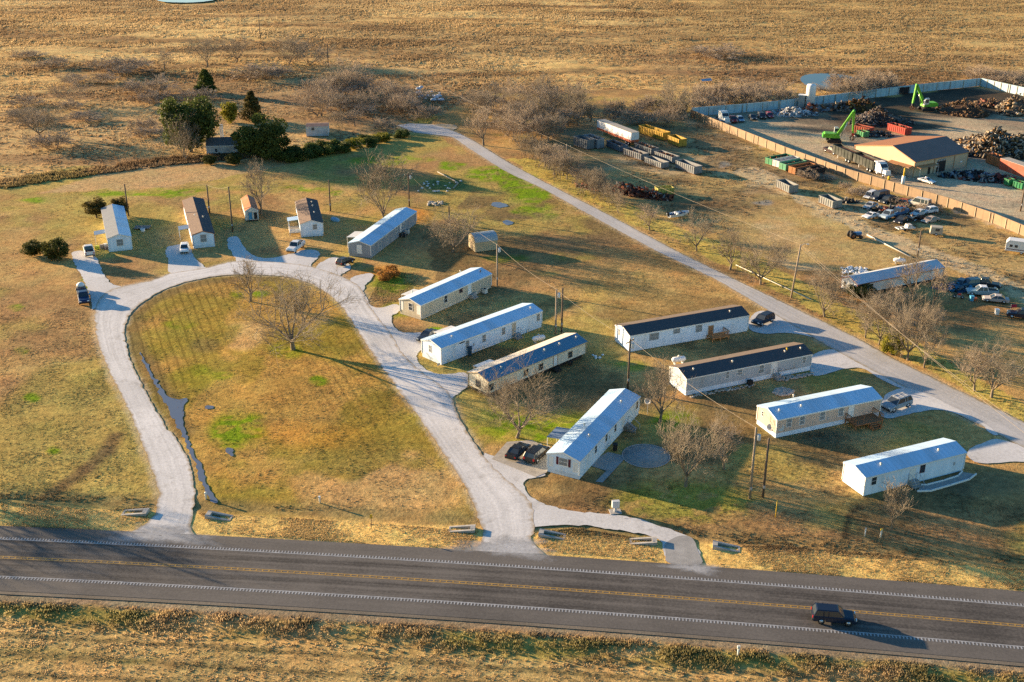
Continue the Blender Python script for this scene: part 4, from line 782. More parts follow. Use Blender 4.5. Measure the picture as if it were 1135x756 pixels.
vehicle('suv','suv',BLK,(595,507.5),E_.yaw-.05,'black SUV with red tail lamps parked beside the end of the shuttered home','suv').location.z=.06
vehicle('sedan','sedan',(.03,.035,.045),(474,375),heading((484,369),(466,381)),'dark sedan half hidden behind the white home with the porch recess','car')
vehicle('hatchback','hatch',(.03,.02,.02),(383,292.5),heading((376,296),(392,289)),'dark maroon hatchback parked by the end of the slate grey home','car')
vehicle('pickup_truck','pickup',WHT,(328,276.5),heading((338,268),(321,281)),'white crew pickup parked in front of the short white home','pickup',rough=.25)
vehicle('hatchback','hatch',WHT,(204.8,278.5),heading((206,272),(205,283)),'white hatchback parked beside the home with brown shingles','car')
vehicle('pickup_truck','pickup',(.66,.64,.62),(99,281),heading((101,287),(97.5,275)),'pale pickup with dark bed parked at the far left white home','pickup')
vehicle('pickup_truck','pickup',(.012,.03,.09),(93,333),heading((90,322),(94,340)),'dark blue pickup standing on the grass edge of the loop road','pickup')
t=thing('utility_trailer','small trailer with a white rounded cover behind the dark blue pickup','trailer',G(90.3,323)+Vector((0,0,.03)),heading((90,322),(94,340)))
b=MB(); b.box((0,0,.75),(2.4,1.6,.5)); b.build('trailer_body',paint(NAVY),t)
b=MB(); b.lathe([(.75,0),(.7,.35),(.4,.62),(.05,.7)],12,(-.3,0,1.0)); b.build('cover',M_white,t)
b=MB(); b.tube((1.2,0,.5),(2.3,0,.45),.05); b.build('drawbar',M_black,t)
for s in(-1,1): w_=link('wheel',car_meshes('sedan')['wheel'],t,(-.2,s*.85,.33)); link('rim',car_meshes('sedan')['rim'],w_)
vehicle('suv','suv',NAVY,(845.5,358),heading((855,352),(832,362)),'dark navy SUV at the end of the orange decked home','suv')
v=vehicle('suv','suv',(.30,.33,.36),(993,452),heading((1006,445),(978,455)),'silver grey SUV with roof rack parked by the brown deck','suv',scale=1.08)
b=MB(); [b.box((-.5,s*.6,1.78),(2.2,.05,.05)) for s in(-1,1)]; [b.box((x,0,1.8),(.05,1.25,.05)) for x in(-1.4,-.6,.3)]; b.build('roof_rack',M_steel,v)
gy='cars parked around the run down home'
vehicle('pickup_truck','pickup',(.25,.38,.42),(1088,327),heading((1105,328),(1073,326)),'pale blue pickup with white roof in the shade of the run down home','pickup',gy,roofc=WHT)
vehicle('sedan','sedan',(.45,.40,.36),(1103,334.5),heading((1118,336),(1088,333)),'faded tan sedan nearest the rubbish bin','car',gy,rough=.6)
vehicle('suv','suv',TEAL,(1074,318),heading((1084,317),(1062,319)),'teal SUV parked behind the pale blue pickup','suv',gy)
vehicle('hatchback','hatch',(.02,.06,.10),(1063,318.5),heading((1068,315),(1058,321)),'small dark blue hatchback left of the teal SUV','car',gy)
vehicle('pickup_truck','pickup',(.025,.03,.035),(1091,318),heading((1085,317),(1099,319)),'black pickup behind the teal SUV showing its dark bed','pickup',gy)
vehicle('pickup_truck','pickup',NAVY,(1134,353),heading((1148,356),(1126,353)),'navy pickup cut by the right edge beside the red flag','pickup',gy)
vehicle('coupe','coupe',WHT,(1027,202.5),heading((1017,200),(1037,205)),'white coupe parked in front of the tan warehouse','car')
gj='wrecks outside the scrap yard wall'
JUNK=[('coupe','coupe',WHT,(964.5,241.5),(974,238),(955,243),'white coupe with a long nose at the front left of the wrecks',4),
('sedan','sedan',SIL,(964.5,229.5),(973,225),(956,233),'silver sedan with pale hood in the second row of wrecks',2),
('van','van',(.03,.04,.06),(974,221),(983,219),(965,223),'dark blue van behind the silver sedan wreck',3),
('pickup_truck','pickup',(.40,.50,.56),(984.5,241.5),(993,238),(977,244),'pale blue pickup wreck between the white coupe and the black car',4),
('pickup_truck','pickup',(.02,.09,.2),(996,238.5),(1002,236),(988,241),'bright blue pickup wreck behind the black car',3),
('sedan','sedan',BLK,(998.5,246.5),(1006,242),(990,250),'black sedan wreck at the front of the row',4),
('sedan','sedan',(.6,.58,.54),(1018.5,237.5),(1026,235),(1010,239),'stripped white sedan missing wheels below the white van',2),
('hatchback','hatch',WHT,(1029,236),(1037,235),(1021,237),'white hatchback wreck furthest right along the wall',3),
('van','van',(.62,.58,.5),(1018,228.5),(1027,230),(1009,226),'cream van wreck nearest the tan wall',4),
('sedan','sedan',(.40,.32,.25),(1031,245.5),(1038,243),(1022,247),'beige sedan wreck sunk in brown weeds',0),
('suv','suv',(.02,.028,.03),(983,224),(989,222),(976,226),'black box shaped SUV wreck beside the dark blue van',2),
('hatchback','hatch',(.45,.10,.02),(998,225),(1006,226),(990,223),'orange hatchback wreck with red panels in the back row',2)]
for nm,kd,c,p,a,b_,lb,w_ in JUNK: vehicle(nm,kd,c,p,heading(a,b_),lb,'wrecked car',gj,w_,.55,sink=.25 if w_<3 else 0)
gw='vehicles along the shaded yard wall'
for nm,kd,c,p,lb in(('pickup_truck','pickup',(.35,.02,.02),(812,135),'red pickup right of the white truck along the yard wall'),('hatchback','hatch',(.2,.3,.42),(820.5,134.5),'pale blue hatchback beside the red pickup along the yard wall'),
    ('sedan','sedan',BLK,(834,132),'black sedan leftmost of the three cars in the middle of the yard wall'),('suv','suv',(.02,.02,.03),(844,131),'black SUV in the middle of the three cars at the yard wall'),('hatchback','hatch',(.3,.01,.04),(853,130),'crimson hatchback rightmost of the three cars at the yard wall')):
    vehicle(nm,kd,c,p,heading((800,125),(812,136)),lb,'car',gw)
vehicle('pickup_truck','pickup',(.04,.02,.02),(922,170),heading((914,167),(932,174)),'black pickup with red nose left of the black rail style trailers','pickup')
vehicle('van','van',WHT,(964,219.5),heading((970,216),(957,222)),'upright white van end with two dark windows at the back of the wrecks','wrecked van',gj,2,.5,scale=.8)
# semi tractors
def semi(pos,yaw,label,col):
    t=thing('semi_tractor',label,'truck',G(*pos)+Vector((0,0,.03)),yaw); pm=paint(col)
    MB().slices([(-1.05,[(-.2,.9),(-.2,3.1),(.4,3.3),(1.4,2.3),(1.5,.9)]),(1.05,[(-.2,.9),(-.2,3.1),(.4,3.3),(1.4,2.3),(1.5,.9)])]).build('cab',pm,t)
    MB().box((-1.0,0,2.15),(1.6,2.3,2.5)).build('sleeper',pm,t)
    MB().box((2.3,0,1.35),(1.7,1.6,1.0),taper=.85).build('hood',pm,t)
    MB().add([(.62,-.95,2.98),(.62,.95,2.98),(1.43,.95,2.2),(1.43,-.95,2.2)],[(0,1,2,3)]).build('windscreen',M_glass,t).location=(.05,0,.05)
    MB().box((-2.2,0,.75),(5.2,.9,.25)).build('chassis',M_black,t)
    MB().box((3.2,0,.65),(.2,2.2,.4)).build('bumper',M_chrome,t)
    for x_,y_ in((2.5,.95),(2.5,-.95),(-2.6,.95),(-2.6,-.95),(-3.8,.95),(-3.8,-.95)):
        w_=MB().lathe([(.5,-.15),(.5,.15)],14,m=Matrix.Rotation(math.pi/2,4,'X')).build('wheel',M_black,t,loc=(x_,y_,.5)); MB().lathe([(.28,-.16),(.28,.16)],10,m=Matrix.Rotation(math.pi/2,4,'X')).build('rim',M_chrome,w_)
    for s in(-1,1):
        MB().tube((-.25,s*.95,1),(-.25,s*.95,3.7),.08).build('exhaust_stack',M_chrome,t); MB().tube((.7,s*1.15,.7),(-.4,s*1.15,.7),.3).build('fuel_tank',M_chrome,t)
semi((976,194),heading((968,190),(986,198)),'white semi tractor parked in front of the tan warehouse gable',WHT)
semi((802,136),heading((794,131),(812,142)),'white semi tractor parked at the corner of the yard wall',(.6,.62,.62))
# ------------------------------------------------------------------ roll-off containers
def container(nb,lf,W,H,col,label,group,fill=None,rev=False,name='roll_off_container',inner=M_rust):
    a,b_=G(*nb),G(*lf); d=b_-a; L=d.length; yw=math.atan2(d.y,d.x)      # local x runs nb -> lf, far side is -y
    t=thing(name,label,'container',a+Vector((0,0,.04)),yw,group); pm=mat('container paint %.2f %.2f %.2f'%col,col,.7,.15,1.2,dirt=(.13,.07,.045,.45))
    s=1 if rev else -1
    for nm,c,dm in(('side_wall',(L/2,s*.05,H/2+.1),(L,.1,H-.1)),('side_wall',(L/2,s*(W-.05),H/2+.1),(L,.1,H-.1)),('end_wall',(L-.05,s*W/2,H/2+.1),(.1,W-.2,H-.14)),('door',(.05,s*W/2,H/2+.1),(.1,W-.2,H-.14))):
        m=MB().box(c,dm)
        if nm=='side_wall':
            sgn=-s if abs(c[1])<W/2 else s
            for i in range(int(L/.8)+1): m.box((.2+i*(L-.4)/max(1,int(L/.8)),c[1]+sgn*.1,H/2+.1),(.12,.12,H-.25))
            m.box((L/2,c[1]+sgn*.06,H+.06),(L+.06,.2,.12))
        else: m.box((c[0],c[1],H+.05),(.18,W-.25,.1)); m.box((c[0]+(-.08 if nm=='door' else .08),c[1],H/2+.1),(.08,.1,H-.3))
        m.build(nm,pm,t)
    MB().box((L/2,s*W/2,.12),(L-.05,W-.05,.14)).build('floor',inner,t)
    if fill:
        V=[];F_=[];r=random.Random(int(nb[0]))
        m=MB()
        for i in range(int(L*5)):
            m.box((r.uniform(.5,L-.5),s*r.uniform(.4,W-.4),H*fill+r.uniform(-.2,.15)),(r.uniform(.3,1.2),r.uniform(.1,.5),r.uniform(.05,.3)),mtx=Matrix.Rotation(r.uniform(0,6),4,Vector((r.uniform(-1,1),r.uniform(-1,1),1)).normalized()))
        m.build('scrap_load',M_rust,t)
    for x_ in(.6,L-.6): MB().tube((x_,s*.3,.1),(x_,s*(W-.3),.1),.1,n=8).build('roller',M_black,t)
    return t
GC=(.13,.15,.165); g1='roll off containers by the white semi trailer'
container((651,166.5),(635.5,161.5),2.5,2.6,GC,'tall grey container nearest the brush, leftmost of the lot',g1)
container((662,165.5),(646.5,160),2.3,2.6,(.2,.23,.26),'dark slate container beside the leftmost tall grey container',g1,.8)
container((687.5,169),(672,162.5),2.4,1.6,(.10,.13,.17),'low dark container in the shadow of the white semi trailer',g1,.7)
container((711,178.5),(690.5,171.5),2.4,1.7,(.15,.165,.18),'grey container with buckled side left of the double row',g1,.6)
container((722,172.5),(703,165.5),2.4,1.7,GC,'grey container heaped with dark scrap behind the buckled one',g1,1.0)
container((745,181.5),(725,174.5),2.4,1.6,(.18,.195,.205),'grey container in the middle, filled level with scrap',g1,.85)
container((733,187.5),(714,180.5),2.4,1.5,(.22,.235,.24),'pale low container at the front of the double row',g1)
container((769.5,194),(748.5,186.5),2.5,2.0,(.19,.21,.225),'light grey ribbed container rightmost of the lot',g1,None)
container((735,156.3),(707.5,147.5),2.5,2.2,(.45,.27,.03),'long yellow container behind the white semi trailer',g1)
container((752.5,163.5),(740,158.5),2.5,2.1,(.42,.26,.035),'shorter yellow container right of the long yellow one',g1)
container((729,217),(747,215.8),2.3,1.6,(.45,.40,.10),'faded yellow green container alone beside the rust heap',g1,rev=True)
g2='coloured roll off containers by the tan wall'
for i,(c,p,lb,fl) in enumerate(((( .06,.26,.12),(855,184),'green container leftmost in the row by the tan wall',.8),((.55,.54,.52),(863,186.5),'white container in the row by the tan wall, second from left',None),((.09,.30,.17),(870.5,190),'bright green container in the middle of the row by the tan wall',.8),((.34,.14,.045),(881,194),'rusty orange container in the row by the tan wall',.7),((.02,.02,.02),(891,197.5),'black container at the right end of the row by the tan wall',.75))):
    container(p,(p[0]+23,p[1]-4.5),2.4,1.7,c,lb,g2,fl,rev=True)
g3='open grey containers on the dirt track'
container((874.5,215),(860,208),2.5,1.9,(.21,.225,.22),'open grey container with rusty inside on the dirt, upper one',g3)
container((923,232),(907,225),2.5,1.8,(.21,.225,.22),'open grey container with rusty inside on the dirt, lower one',g3)
g4='containers inside the scrap yard'
container((1003,150.5),(983,144.5),2.4,2.0,(.40,.045,.03),'red container with black and white end behind the warehouse',g4,.9)
container((963,150),(944,146),2.4,1.9,(.32,.07,.04),'dull red container next to the front green excavator',g4,.8)
container((957,153),(949,150.5),2.0,1.5,(.06,.25,.1),'small green container with blue load beside the front excavator',g4,.9)
container((1007,104),(992,105),2.4,2.2,(.015,.015,.02),'black container standing at the far yard wall',g4,.9)
container((1112,188),(1092,180),2.5,2.3,(.42,.16,.06),'rust orange container east of the warehouse',g4,.95)
container((1118,207),(1112,205),1.8,1.6,(.03,.2,.08),'left dark green bin in front of the long red trailer','green bins',.8)
container((1133,211),(1122,208),1.8,1.6,(.03,.22,.09),'right dark green bin in front of the long red trailer','green bins',.8)
# semi trailers
def trailer(nb,lf,W,H,col,label,band=None,roofc=None,z0=1.1,name='semi_trailer',open_top=False):
    a,b_=G(*nb),G(*lf); d=b_-a; L=d.length; yw=math.atan2(d.y,d.x); t=thing(name,label,'trailer',a+Vector((0,0,.03)),yw)
    pm=mat('trailer paint %.2f %.2f %.2f'%col,col,.45,.08,1.0,dirt=(.3,.27,.24,.3),stripe=(0,1.2,0,.9))
    if open_top:
        for c,dm in(((L/2,-.05,z0+H/2),(L,.1,H)),((L/2,-W+.05,z0+H/2),(L,.1,H)),((.05,-W/2,z0+H/2),(.1,W-.2,H)),((L-.05,-W/2,z0+H/2),(.1,W-.2,H)),((L/2,-W/2,z0+.1),(L-.2,W-.2,.2))):
            m=MB().box(c,dm)
            if dm[1]==.1 and dm[0]>1: [m.box((.5+i*1.5,c[1]+(.09 if c[1]>-.1 else -.09),z0+H/2),(.15,.1,H)) for i in range(int(L/1.5))]
            m.build('side_wall' if dm[1]==.1 else 'end_wall',pm,t)
        MB().box((L/2,-W/2,z0+H*.75),(L-.3,W-.3,.3)).build('scrap_load',M_rust,t)
    else:
        MB().box((L/2,-W/2,z0+H/2),(L,W,H)).build('box',pm,t)
        MB().box((L/2,-W/2,z0+H+.03),(L+.04,W+.04,.06)).build('roof',mat('dusty trailer roof',(.40,.36,.30),.8,.15,1.0),t)
        if band: MB().box((L/2,-W/2,z0+.33),(L+.03,W+.03,.66)).build('lower_band',paint(band,.6),t)
        MB().box((-.03,-W/2,z0+H/2),(.04,.06,H-.2)).build('door_bar',M_steel,t)
    MB().box((L/2,-W/2,z0-.15),(L-.4,1.0,.25)).build('chassis',M_black,t)
    for x_ in(1.3,2.6):
        for y_ in(-.25,-W+.25):
            w_=MB().lathe([(.5,-.2),(.5,.2)],12,m=Matrix.Rotation(math.pi/2,4,'X')).build('wheel',M_black,t,loc=(x_,y_,.5)); MB().lathe([(.27,-.21),(.27,.21)],8,m=Matrix.Rotation(math.pi/2,4,'X')).build('rim',M_steel,w_)
    for y_ in(-.4,-W+.4): MB().box((L-2.5,y_,.5),(.15,.15,1)).build('landing_leg',M_steel,t)
trailer((699,162.5),(661.5,147.5),2.6,2.7,(.66,.66,.67),'white box semi trailer with a red lower band',(.45,.09,.03))
trailer((967,193),(944.5,183),2.6,2.2,(.02,.026,.02),'black open gondola trailer next to the warehouse gable, nearer one',None,None,1.0,'gondola_trailer',True)
trailer((943,182.5),(921.5,173),2.6,2.2,(.022,.028,.022),'black open gondola trailer left end, by the black pickup',None,None,1.0,'gondola_trailer',True)
trailer((1148,207),(1106,192),2.8,2.8,(.36,.07,.035),'long red box trailer east of the warehouse')
# ------------------------------------------------------------------ material handlers
M_green=mat('bright machine green',(.11,.40,.025),.5,.15,1.2,spec=.4,dirt=(.12,.14,.04,.6)); M_green2=mat('darker machine green',(.07,.34,.05),.4,.08,1.0)
def excavator(base,yaw,label,pts,grip,gm,tilt=0):
    """pts: boom foot, elbow, stick end (x forward, z) in metres"""
    t=thing('material_handler',label,'excavator',G(*base)+Vector((0,0,.03)),yaw,'green material handlers')
    for s in(-1,1):
        m=MB().slices([(s*1.5-.3,[(-2.1,.45),(-1.8,.05),(1.8,.05),(2.1,.45),(1.8,.95),(-1.8,.95)]),(s*1.5+.3,[(-2.1,.45),(-1.8,.05),(1.8,.05),(2.1,.45),(1.8,.95),(-1.8,.95)])]); m.build('track',M_black,t)
    MB().box((0,0,.8),(2.4,2.5,.5)).build('undercarriage',M_dark,t); MB().lathe([(.9,.95),(.9,1.35)],16).build('turntable',M_black,t)
    MB().slices([(-1.35,[(-3.0,1.4),(-3.1,2.4),(-2.7,2.7),(.2,2.6),(1.4,2.0),(1.5,1.4)]),(1.35,[(-3.0,1.4),(-3.1,2.4),(-2.7,2.7),(.2,2.6),(1.4,2.0),(1.5,1.4)])]).build('body',M_green,t)
    MB().box((-3.05,0,1.9),(.5,2.6,1.0)).build('counterweight',M_green2,t)
    c=MB().slices([(.5,[(-.1,2.3),(-.1,4.1),(.9,4.1),(1.5,3.3),(1.5,2.0)]),(1.4,[(-.1,2.3),(-.1,4.1),(.9,4.1),(1.5,3.3),(1.5,2.0)])]).build('cab',M_steel,t)
    MB().add([(1.53,.58,2.3),(1.53,1.32,2.3),(1.53,1.32,3.25),(1.53,.58,3.25)],[(0,1,2,3)]).build('window',M_glass,c)
    MB().box((.6,1.42,3.2),(1.0,.03,1.0)).build('window',M_glass,c); MB().box((.6,.48,3.3),(1.0,.03,.8)).build('window',M_glass,c)
    def limb(nm,a,b_,r0,r1,m,par=t):
        d=Vector((b_[0]-a[0],0,b_[1]-a[1])); n=Vector((-d.z,0,d.x)).normalized()
        return MB().slices([(y_,[(a[0]-n.x*r0,a[1]-n.z*r0),(b_[0]-n.x*r1,b_[1]-n.z*r1),(b_[0]+n.x*r1,b_[1]+n.z*r1),(a[0]+n.x*r0,a[1]+n.z*r0)]) for y_ in(-.32,.32)]).build(nm,m,par)
    f,e,s_=pts; bo=limb('boom',f,e,.42,.34,M_green); limb('stick',e,s_,.34,.22,M_green)
    MB().tube((f[0]+.9,-.5,f[1]-.3),((f[0]*.4+e[0]*.6),-.45,(f[1]*.4+e[1]*.6)-.3),.12).build('hydraulic_ram',M_chrome,bo)
    MB().tube((e[0],-.45,e[1]),(e[0],.45,e[1]),.35,n=12).build('pivot',M_green2,bo)
    g=MB().box((s_[0],0,s_[1]-.4),(.6,.6,.8)).build('grapple',gm,t)
    for k in range(5):
        a=k*2*math.pi/5; MB().path([(s_[0]+.2*math.cos(a),.2*math.sin(a),s_[1]-.8),(s_[0]+.85*math.cos(a),.85*math.sin(a),s_[1]-1.4),(s_[0]+.3*math.cos(a),.3*math.sin(a),s_[1]-2.2)],.1,5).build('tine',M_rust,g)
M_redp=mat('red grapple paint',(.5,.05,.03),.5,.1)
excavator((924,157.5),R(-8),'green material handler with raised boom and red grapple behind the warehouse',((.9,2.2),(4.6,9.0),(5.0,2.8)),True,M_redp)
excavator((1026,122.5),R(188),'green material handler at the far heap with its cab turned away',((.9,2.2),(4.2,8.2),(4.7,2.4)),True,M_black)
# ------------------------------------------------------------------ scrap heaps
def scrap(base,rx,ry,h,label,pal,n=420,size=(.3,1.6),seed=1,rot=0.0):
    r=np.random.default_rng(seed); c=G(*base); V=[];F=[];C=[]
    pal=np.array(pal)
    # mound below the pieces
    k=22; 
    for j in range(9):
        q=j/8
        for i in range(k):
            a=2*math.pi*i/k; rr=(1-q)*(1+.15*math.sin(3*a+seed)); hh=h*(1-(1-q)**1.15)*.72 
            V.append((rx*rr*math.cos(a),ry*rr*math.sin(a),hh+r.uniform(-.1,.1)*h*.3-.1)); C.append(pal[0]*.6)
    for j in range(8):
        for i in range(k): F.append((j*k+i,j*k+(i+1)%k,(j+1)*k+(i+1)%k,(j+1)*k+i))
    for _ in range(n):
        a=r.uniform(0,2*math.pi); q=math.sqrt(r.uniform(0,1)); rr=q*(1+.15*math.sin(3*a+seed)); z=h*(1-q**1.15)*(.8+.35*math.sin(2*a+seed*1.7))+r.uniform(-.1,.28)*h*.4
        ce=np.array((rx*rr*math.cos(a),ry*rr*math.sin(a),max(z,.05))); s=r.uniform(*size); d=np.array((s*1.25,s*r.uniform(.08,.75),s*r.uniform(.03,.4)))/2
        M_=Matrix.Rotation(r.uniform(0,6.3),3,Vector(r.normal(size=3)).normalized()); M_=np.array(M_); o=len(V); col=pal[r.integers(len(pal))]*r.uniform(.6,1.3)
        for sx,sy,sz in((-1,-1,-1),(1,-1,-1),(1,1,-1),(-1,1,-1),(-1,-1,1),(1,-1,1),(1,1,1),(-1,1,1)): V.append(tuple(ce+M_@(d*np.array((sx*r.uniform(.7,1.2),sy*r.uniform(.3,1.5),sz*r.uniform(.3,1.6)))))); C.append(col)
        F+=[(o,o+3,o+2,o+1),(o+4,o+5,o+6,o+7),(o,o+1,o+5,o+4),(o+1,o+2,o+6,o+5),(o+2,o+3,o+7,o+6),(o+3,o,o+4,o+7)]
    me=np_mesh('scrap_heap',V,F,M_scrap,np.array(C)); o=link('scrap_heap',me,None,c,rot); tag(o,label,'scrap heap'); return o
GR=[(.10,.09,.085),(.16,.14,.13),(.05,.045,.045),(.22,.19,.17),(.12,.07,.045)]
TAN=[(.20,.15,.10),(.30,.24,.17),(.10,.07,.045),(.48,.44,.38),(.03,.025,.02),(.24,.13,.05),(.13,.11,.085),(.02,.02,.02),(.38,.30,.2)]
BRN=[(.12,.075,.045),(.18,.11,.06),(.07,.045,.03),(.22,.15,.09)]
YEL=[(.20,.09,.02),(.13,.06,.02),(.06,.04,.025),(.26,.15,.05),(.04,.03,.03),(.05,.05,.05)]
scrap((974,135),9.5,7,4.2,'dark grey scrap heap in front of the far green machine',GR,900,(.25,1.1),3)
scrap((952,121),7.5,6,3.4,'orange and rust coloured scrap heap left of the dark grey heap',YEL,320,(.3,1.6),4)
scrap((932,121),6,4,1.8,'low dark scrap heap with pale boards at the left of the orange heap',GR+TAN[:2],160,(.4,2.2),5)
scrap((1069,125),9,7,4.0,'brown earthy scrap heap in the middle of the yard',BRN,800,(.2,.8),6)
scrap((1100,166),12,10,5.6,'big pale tan scrap heap behind the warehouse',TAN,1700,(.3,1.5),7)
scrap((1131,168),8,9,5.0,'tan scrap heap cut by the right edge of the picture',TAN,900,(.3,1.4),8)
scrap((1130,124),8,8,5.5,'tall pale scrap heap at the yard side wall',TAN,800,(.3,1.4),9)
scrap((1098,117),8,5,2.2,'low reddish scrap heap between the brown heap and the side wall',BRN+[(.25,.1,.07)],220,(.3,1.4),10)
scrap((1074,196),7,3,1.5,'jumble of dark and blue scrap against the warehouse front',[(.03,.035,.04),(.06,.12,.18),(.09,.08,.07),(.25,.27,.28),(.02,.02,.025)],260,(.4,1.8),11)
scrap((1098,200),7,2.5,1.3,'dark scrap line in front of the red trailer',[(.03,.03,.03),(.10,.12,.14),(.2,.05,.04),(.3,.3,.28)],180,(.4,1.6),12)
scrap((1095,172),9,3,1.4,'dark scrap strip behind the rust orange container',[(.03,.03,.035),(.07,.06,.06),(.12,.14,.16)],200,(.4,1.8),13)
scrap((880,127),7,3.5,2.3,'heap of white and silver appliances beside the tall white tank',[(.55,.56,.56),(.42,.44,.46),(.25,.27,.3),(.62,.62,.6),(.1,.12,.14)],190,(.7,1.7),14)
scrap((904,122),5,3,1.5,'small reddish scrap heap right of the tall white tank',[(.28,.09,.05),(.1,.12,.14),(.2,.22,.24),(.35,.15,.07)],110,(.5,2.2),15)
scrap((968,150),6,3,1.2,'mixed loose scrap between the red containers',GR+[(.4,.38,.35)],170,(.3,1.4),16)
scrap((988,233.5),5,1.8,1.0,'dark loose car parts between the rows of wrecks',[(.03,.03,.03),(.12,.12,.13),(.3,.3,.3),(.2,.05,.03)],120,(.3,1.2),19)
scrap((1010,243),4,1.6,.9,'rusty car parts right of the black sedan wreck',[(.14,.07,.04),(.05,.04,.04),(.45,.43,.4)],90,(.3,1.1),20)
scrap((941,224),2.5,1.2,.9,'small dark junk left of the silver sedan wreck',[(.04,.04,.04),(.2,.18,.15)],40,(.3,.9),21)
scrap((698,214),13,2.6,2.0,'long rust red scrap heap behind the roadside trees',[(.20,.055,.03),(.13,.05,.03),(.26,.09,.045),(.08,.04,.03),(.3,.28,.26)],330,(.4,1.8),17,R(-27))
scrap((1057,320),3.5,2,1.3,'clutter of blue barrels and boxes at the end of the run down home',[(.03,.14,.28),(.02,.03,.04),(.05,.25,.42),(.2,.2,.2)],70,(.5,1.2),18)
# ------------------------------------------------------------------ yard walls
M_wallw=mat('whitewashed metal wall',(.36,.52,.60),.6,.12,.6,stripe=(0,2.5,0,.8),dirt=(.3,.27,.23,.5)); M_wallt=mat('tan metal wall',(.28,.195,.12),.75,.12,.6,stripe=(0,2.6,0,.86),dirt=(.3,.2,.12,.4))
def wall(pts,h,m,label,name='yard_wall',post=None,side=1):
    A_=[G(*p) for p in pts]; t=thing(name,label,'wall',A_[0])
    for a,b_ in zip(A_[:-1],A_[1:]):
        d=b_-a; yw=math.atan2(d.y,d.x); L=d.length; n=max(1,int(L/30))
        o=MB().box((L/2,0,h/2),(L,.16,h)).build('wall_panel',m,t,loc=a-A_[0],rz=yw)
        MB().box((L/2,0,h+.05),(L,.24,.1)).build('coping',m,o)
        if post:
            b=MB(); [b.box((i*post,-side*.16,h/2),(.16,.16,h+.05)) for i in range(int(L/post)+1)]; b.build('post_row',M_trim2,o)
    return t
wall([(766,129),(827,124.3),(863.7,120.8),(925,113.6),(1007.6,103.2),(1085.7,95.3)],2.6,M_wallw,'long whitewashed wall along the back of the scrap yard, in shade',post=6,side=1)
wall([(1086.3,95.4),(1118.8,102.8),(1160,112)],2.7,M_wallw,'whitewashed side wall with rails at the right of the scrap yard',post=3)
wall([(765.5,129.6),(800,144),(840,160),(870,172),(936,196.2),(990,212),(1050,229.5),(1100,247),(1150,268)],2.2,M_wallt,'long tan wall with posts along the front of the scrap yard','yard_wall',4.2)
# ------------------------------------------------------------------ warehouse
M_wh=mat('tan ribbed cladding',(.5,.4,.27),.7,.06,.5,stripe=(0,.9,0,.92)); M_wh2=mat('tan gable cladding',(.26,.15,.075),.7,.06,.5); M_whr=mat('brown metal roof',(.20,.135,.115),.6,.1,.4,stripe=(0,1.0,0,.85)); M_whr2=mat('brown roof with painted sun',(.36,.15,.06),.55,.08,.4,stripe=(0,1.0,0,.9)); M_whtrim=mat('orange brown trim',(.45,.22,.09),.6,.1)  # second roof brown has the sunlight of its slope put into the colour
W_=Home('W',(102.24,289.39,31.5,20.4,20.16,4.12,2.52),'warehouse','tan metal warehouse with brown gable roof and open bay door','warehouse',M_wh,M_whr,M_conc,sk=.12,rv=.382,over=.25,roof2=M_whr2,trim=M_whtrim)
u=W_.hit('n',1042,190).x; W_.panel(u-1.7,u+1.7,.15,3.5,M_black,'bay_opening'); W_.panel(u-1.7,u+1.7,3.0,3.5,M_white,'door_curtain')  # black panel stands for the unlit inside of the open bay
for px in(1034.5,1056): u_=W_.hit('n',px,188).x; W_.panel(u_-.15,u_+.15,.12,4.0,M_doorb,'downpipe')
u=W_.hit('n',1029,193).x; W_.panel(u-.5,u+.5,.15,2.3,M_black,'door')
u=W_.hit('n',1038,187).x; W_.panel(u-.4,u+.4,1.6,2.6,M_white,'notice_board'); u=W_.hit('n',1065,182).x; W_.panel(u-.35,u+.35,1.6,2.0,M_white,'notice_board')
u0=W_.hit('n',1014,192).x; u1=W_.hit('n',1034,188).x
W_.awning(u0-.3,u1,1.8,2.75,M_whtrim,'n')
for px,py in((979.5,182),(955,174)): W_.win('f',px,py,.9,.8,frame=M_trim2)
b=MB(); b.add([(-.02,.4,2.9),(-.02,7.5,2.9),(-1.6,7.5,2.6),(-1.6,.4,2.6),(-.02,.4,3.0),(-.02,7.5,3.0),(-1.6,7.5,2.7),(-1.6,.4,2.7)],[(3,2,1,0),(4,5,6,7),(0,1,5,4),(1,2,6,5),(2,3,7,6),(3,0,4,7)]); b.build('canopy',M_doorb,W_.root)
t=thing('open_shed','brown flat roofed open shed on the right of the tan warehouse','shed',W_.L2W(20.9,4.5),W_.yaw)
MB().box((2.4,2.8,3.0),(4.8,5.8,.14)).build('roof',M_whr,t)
for x_ in(.2,4.6):
    for y_ in(.1,5.5): MB().box((x_,y_,1.47),(.18,.18,2.92)).build('post',M_doorb,t)
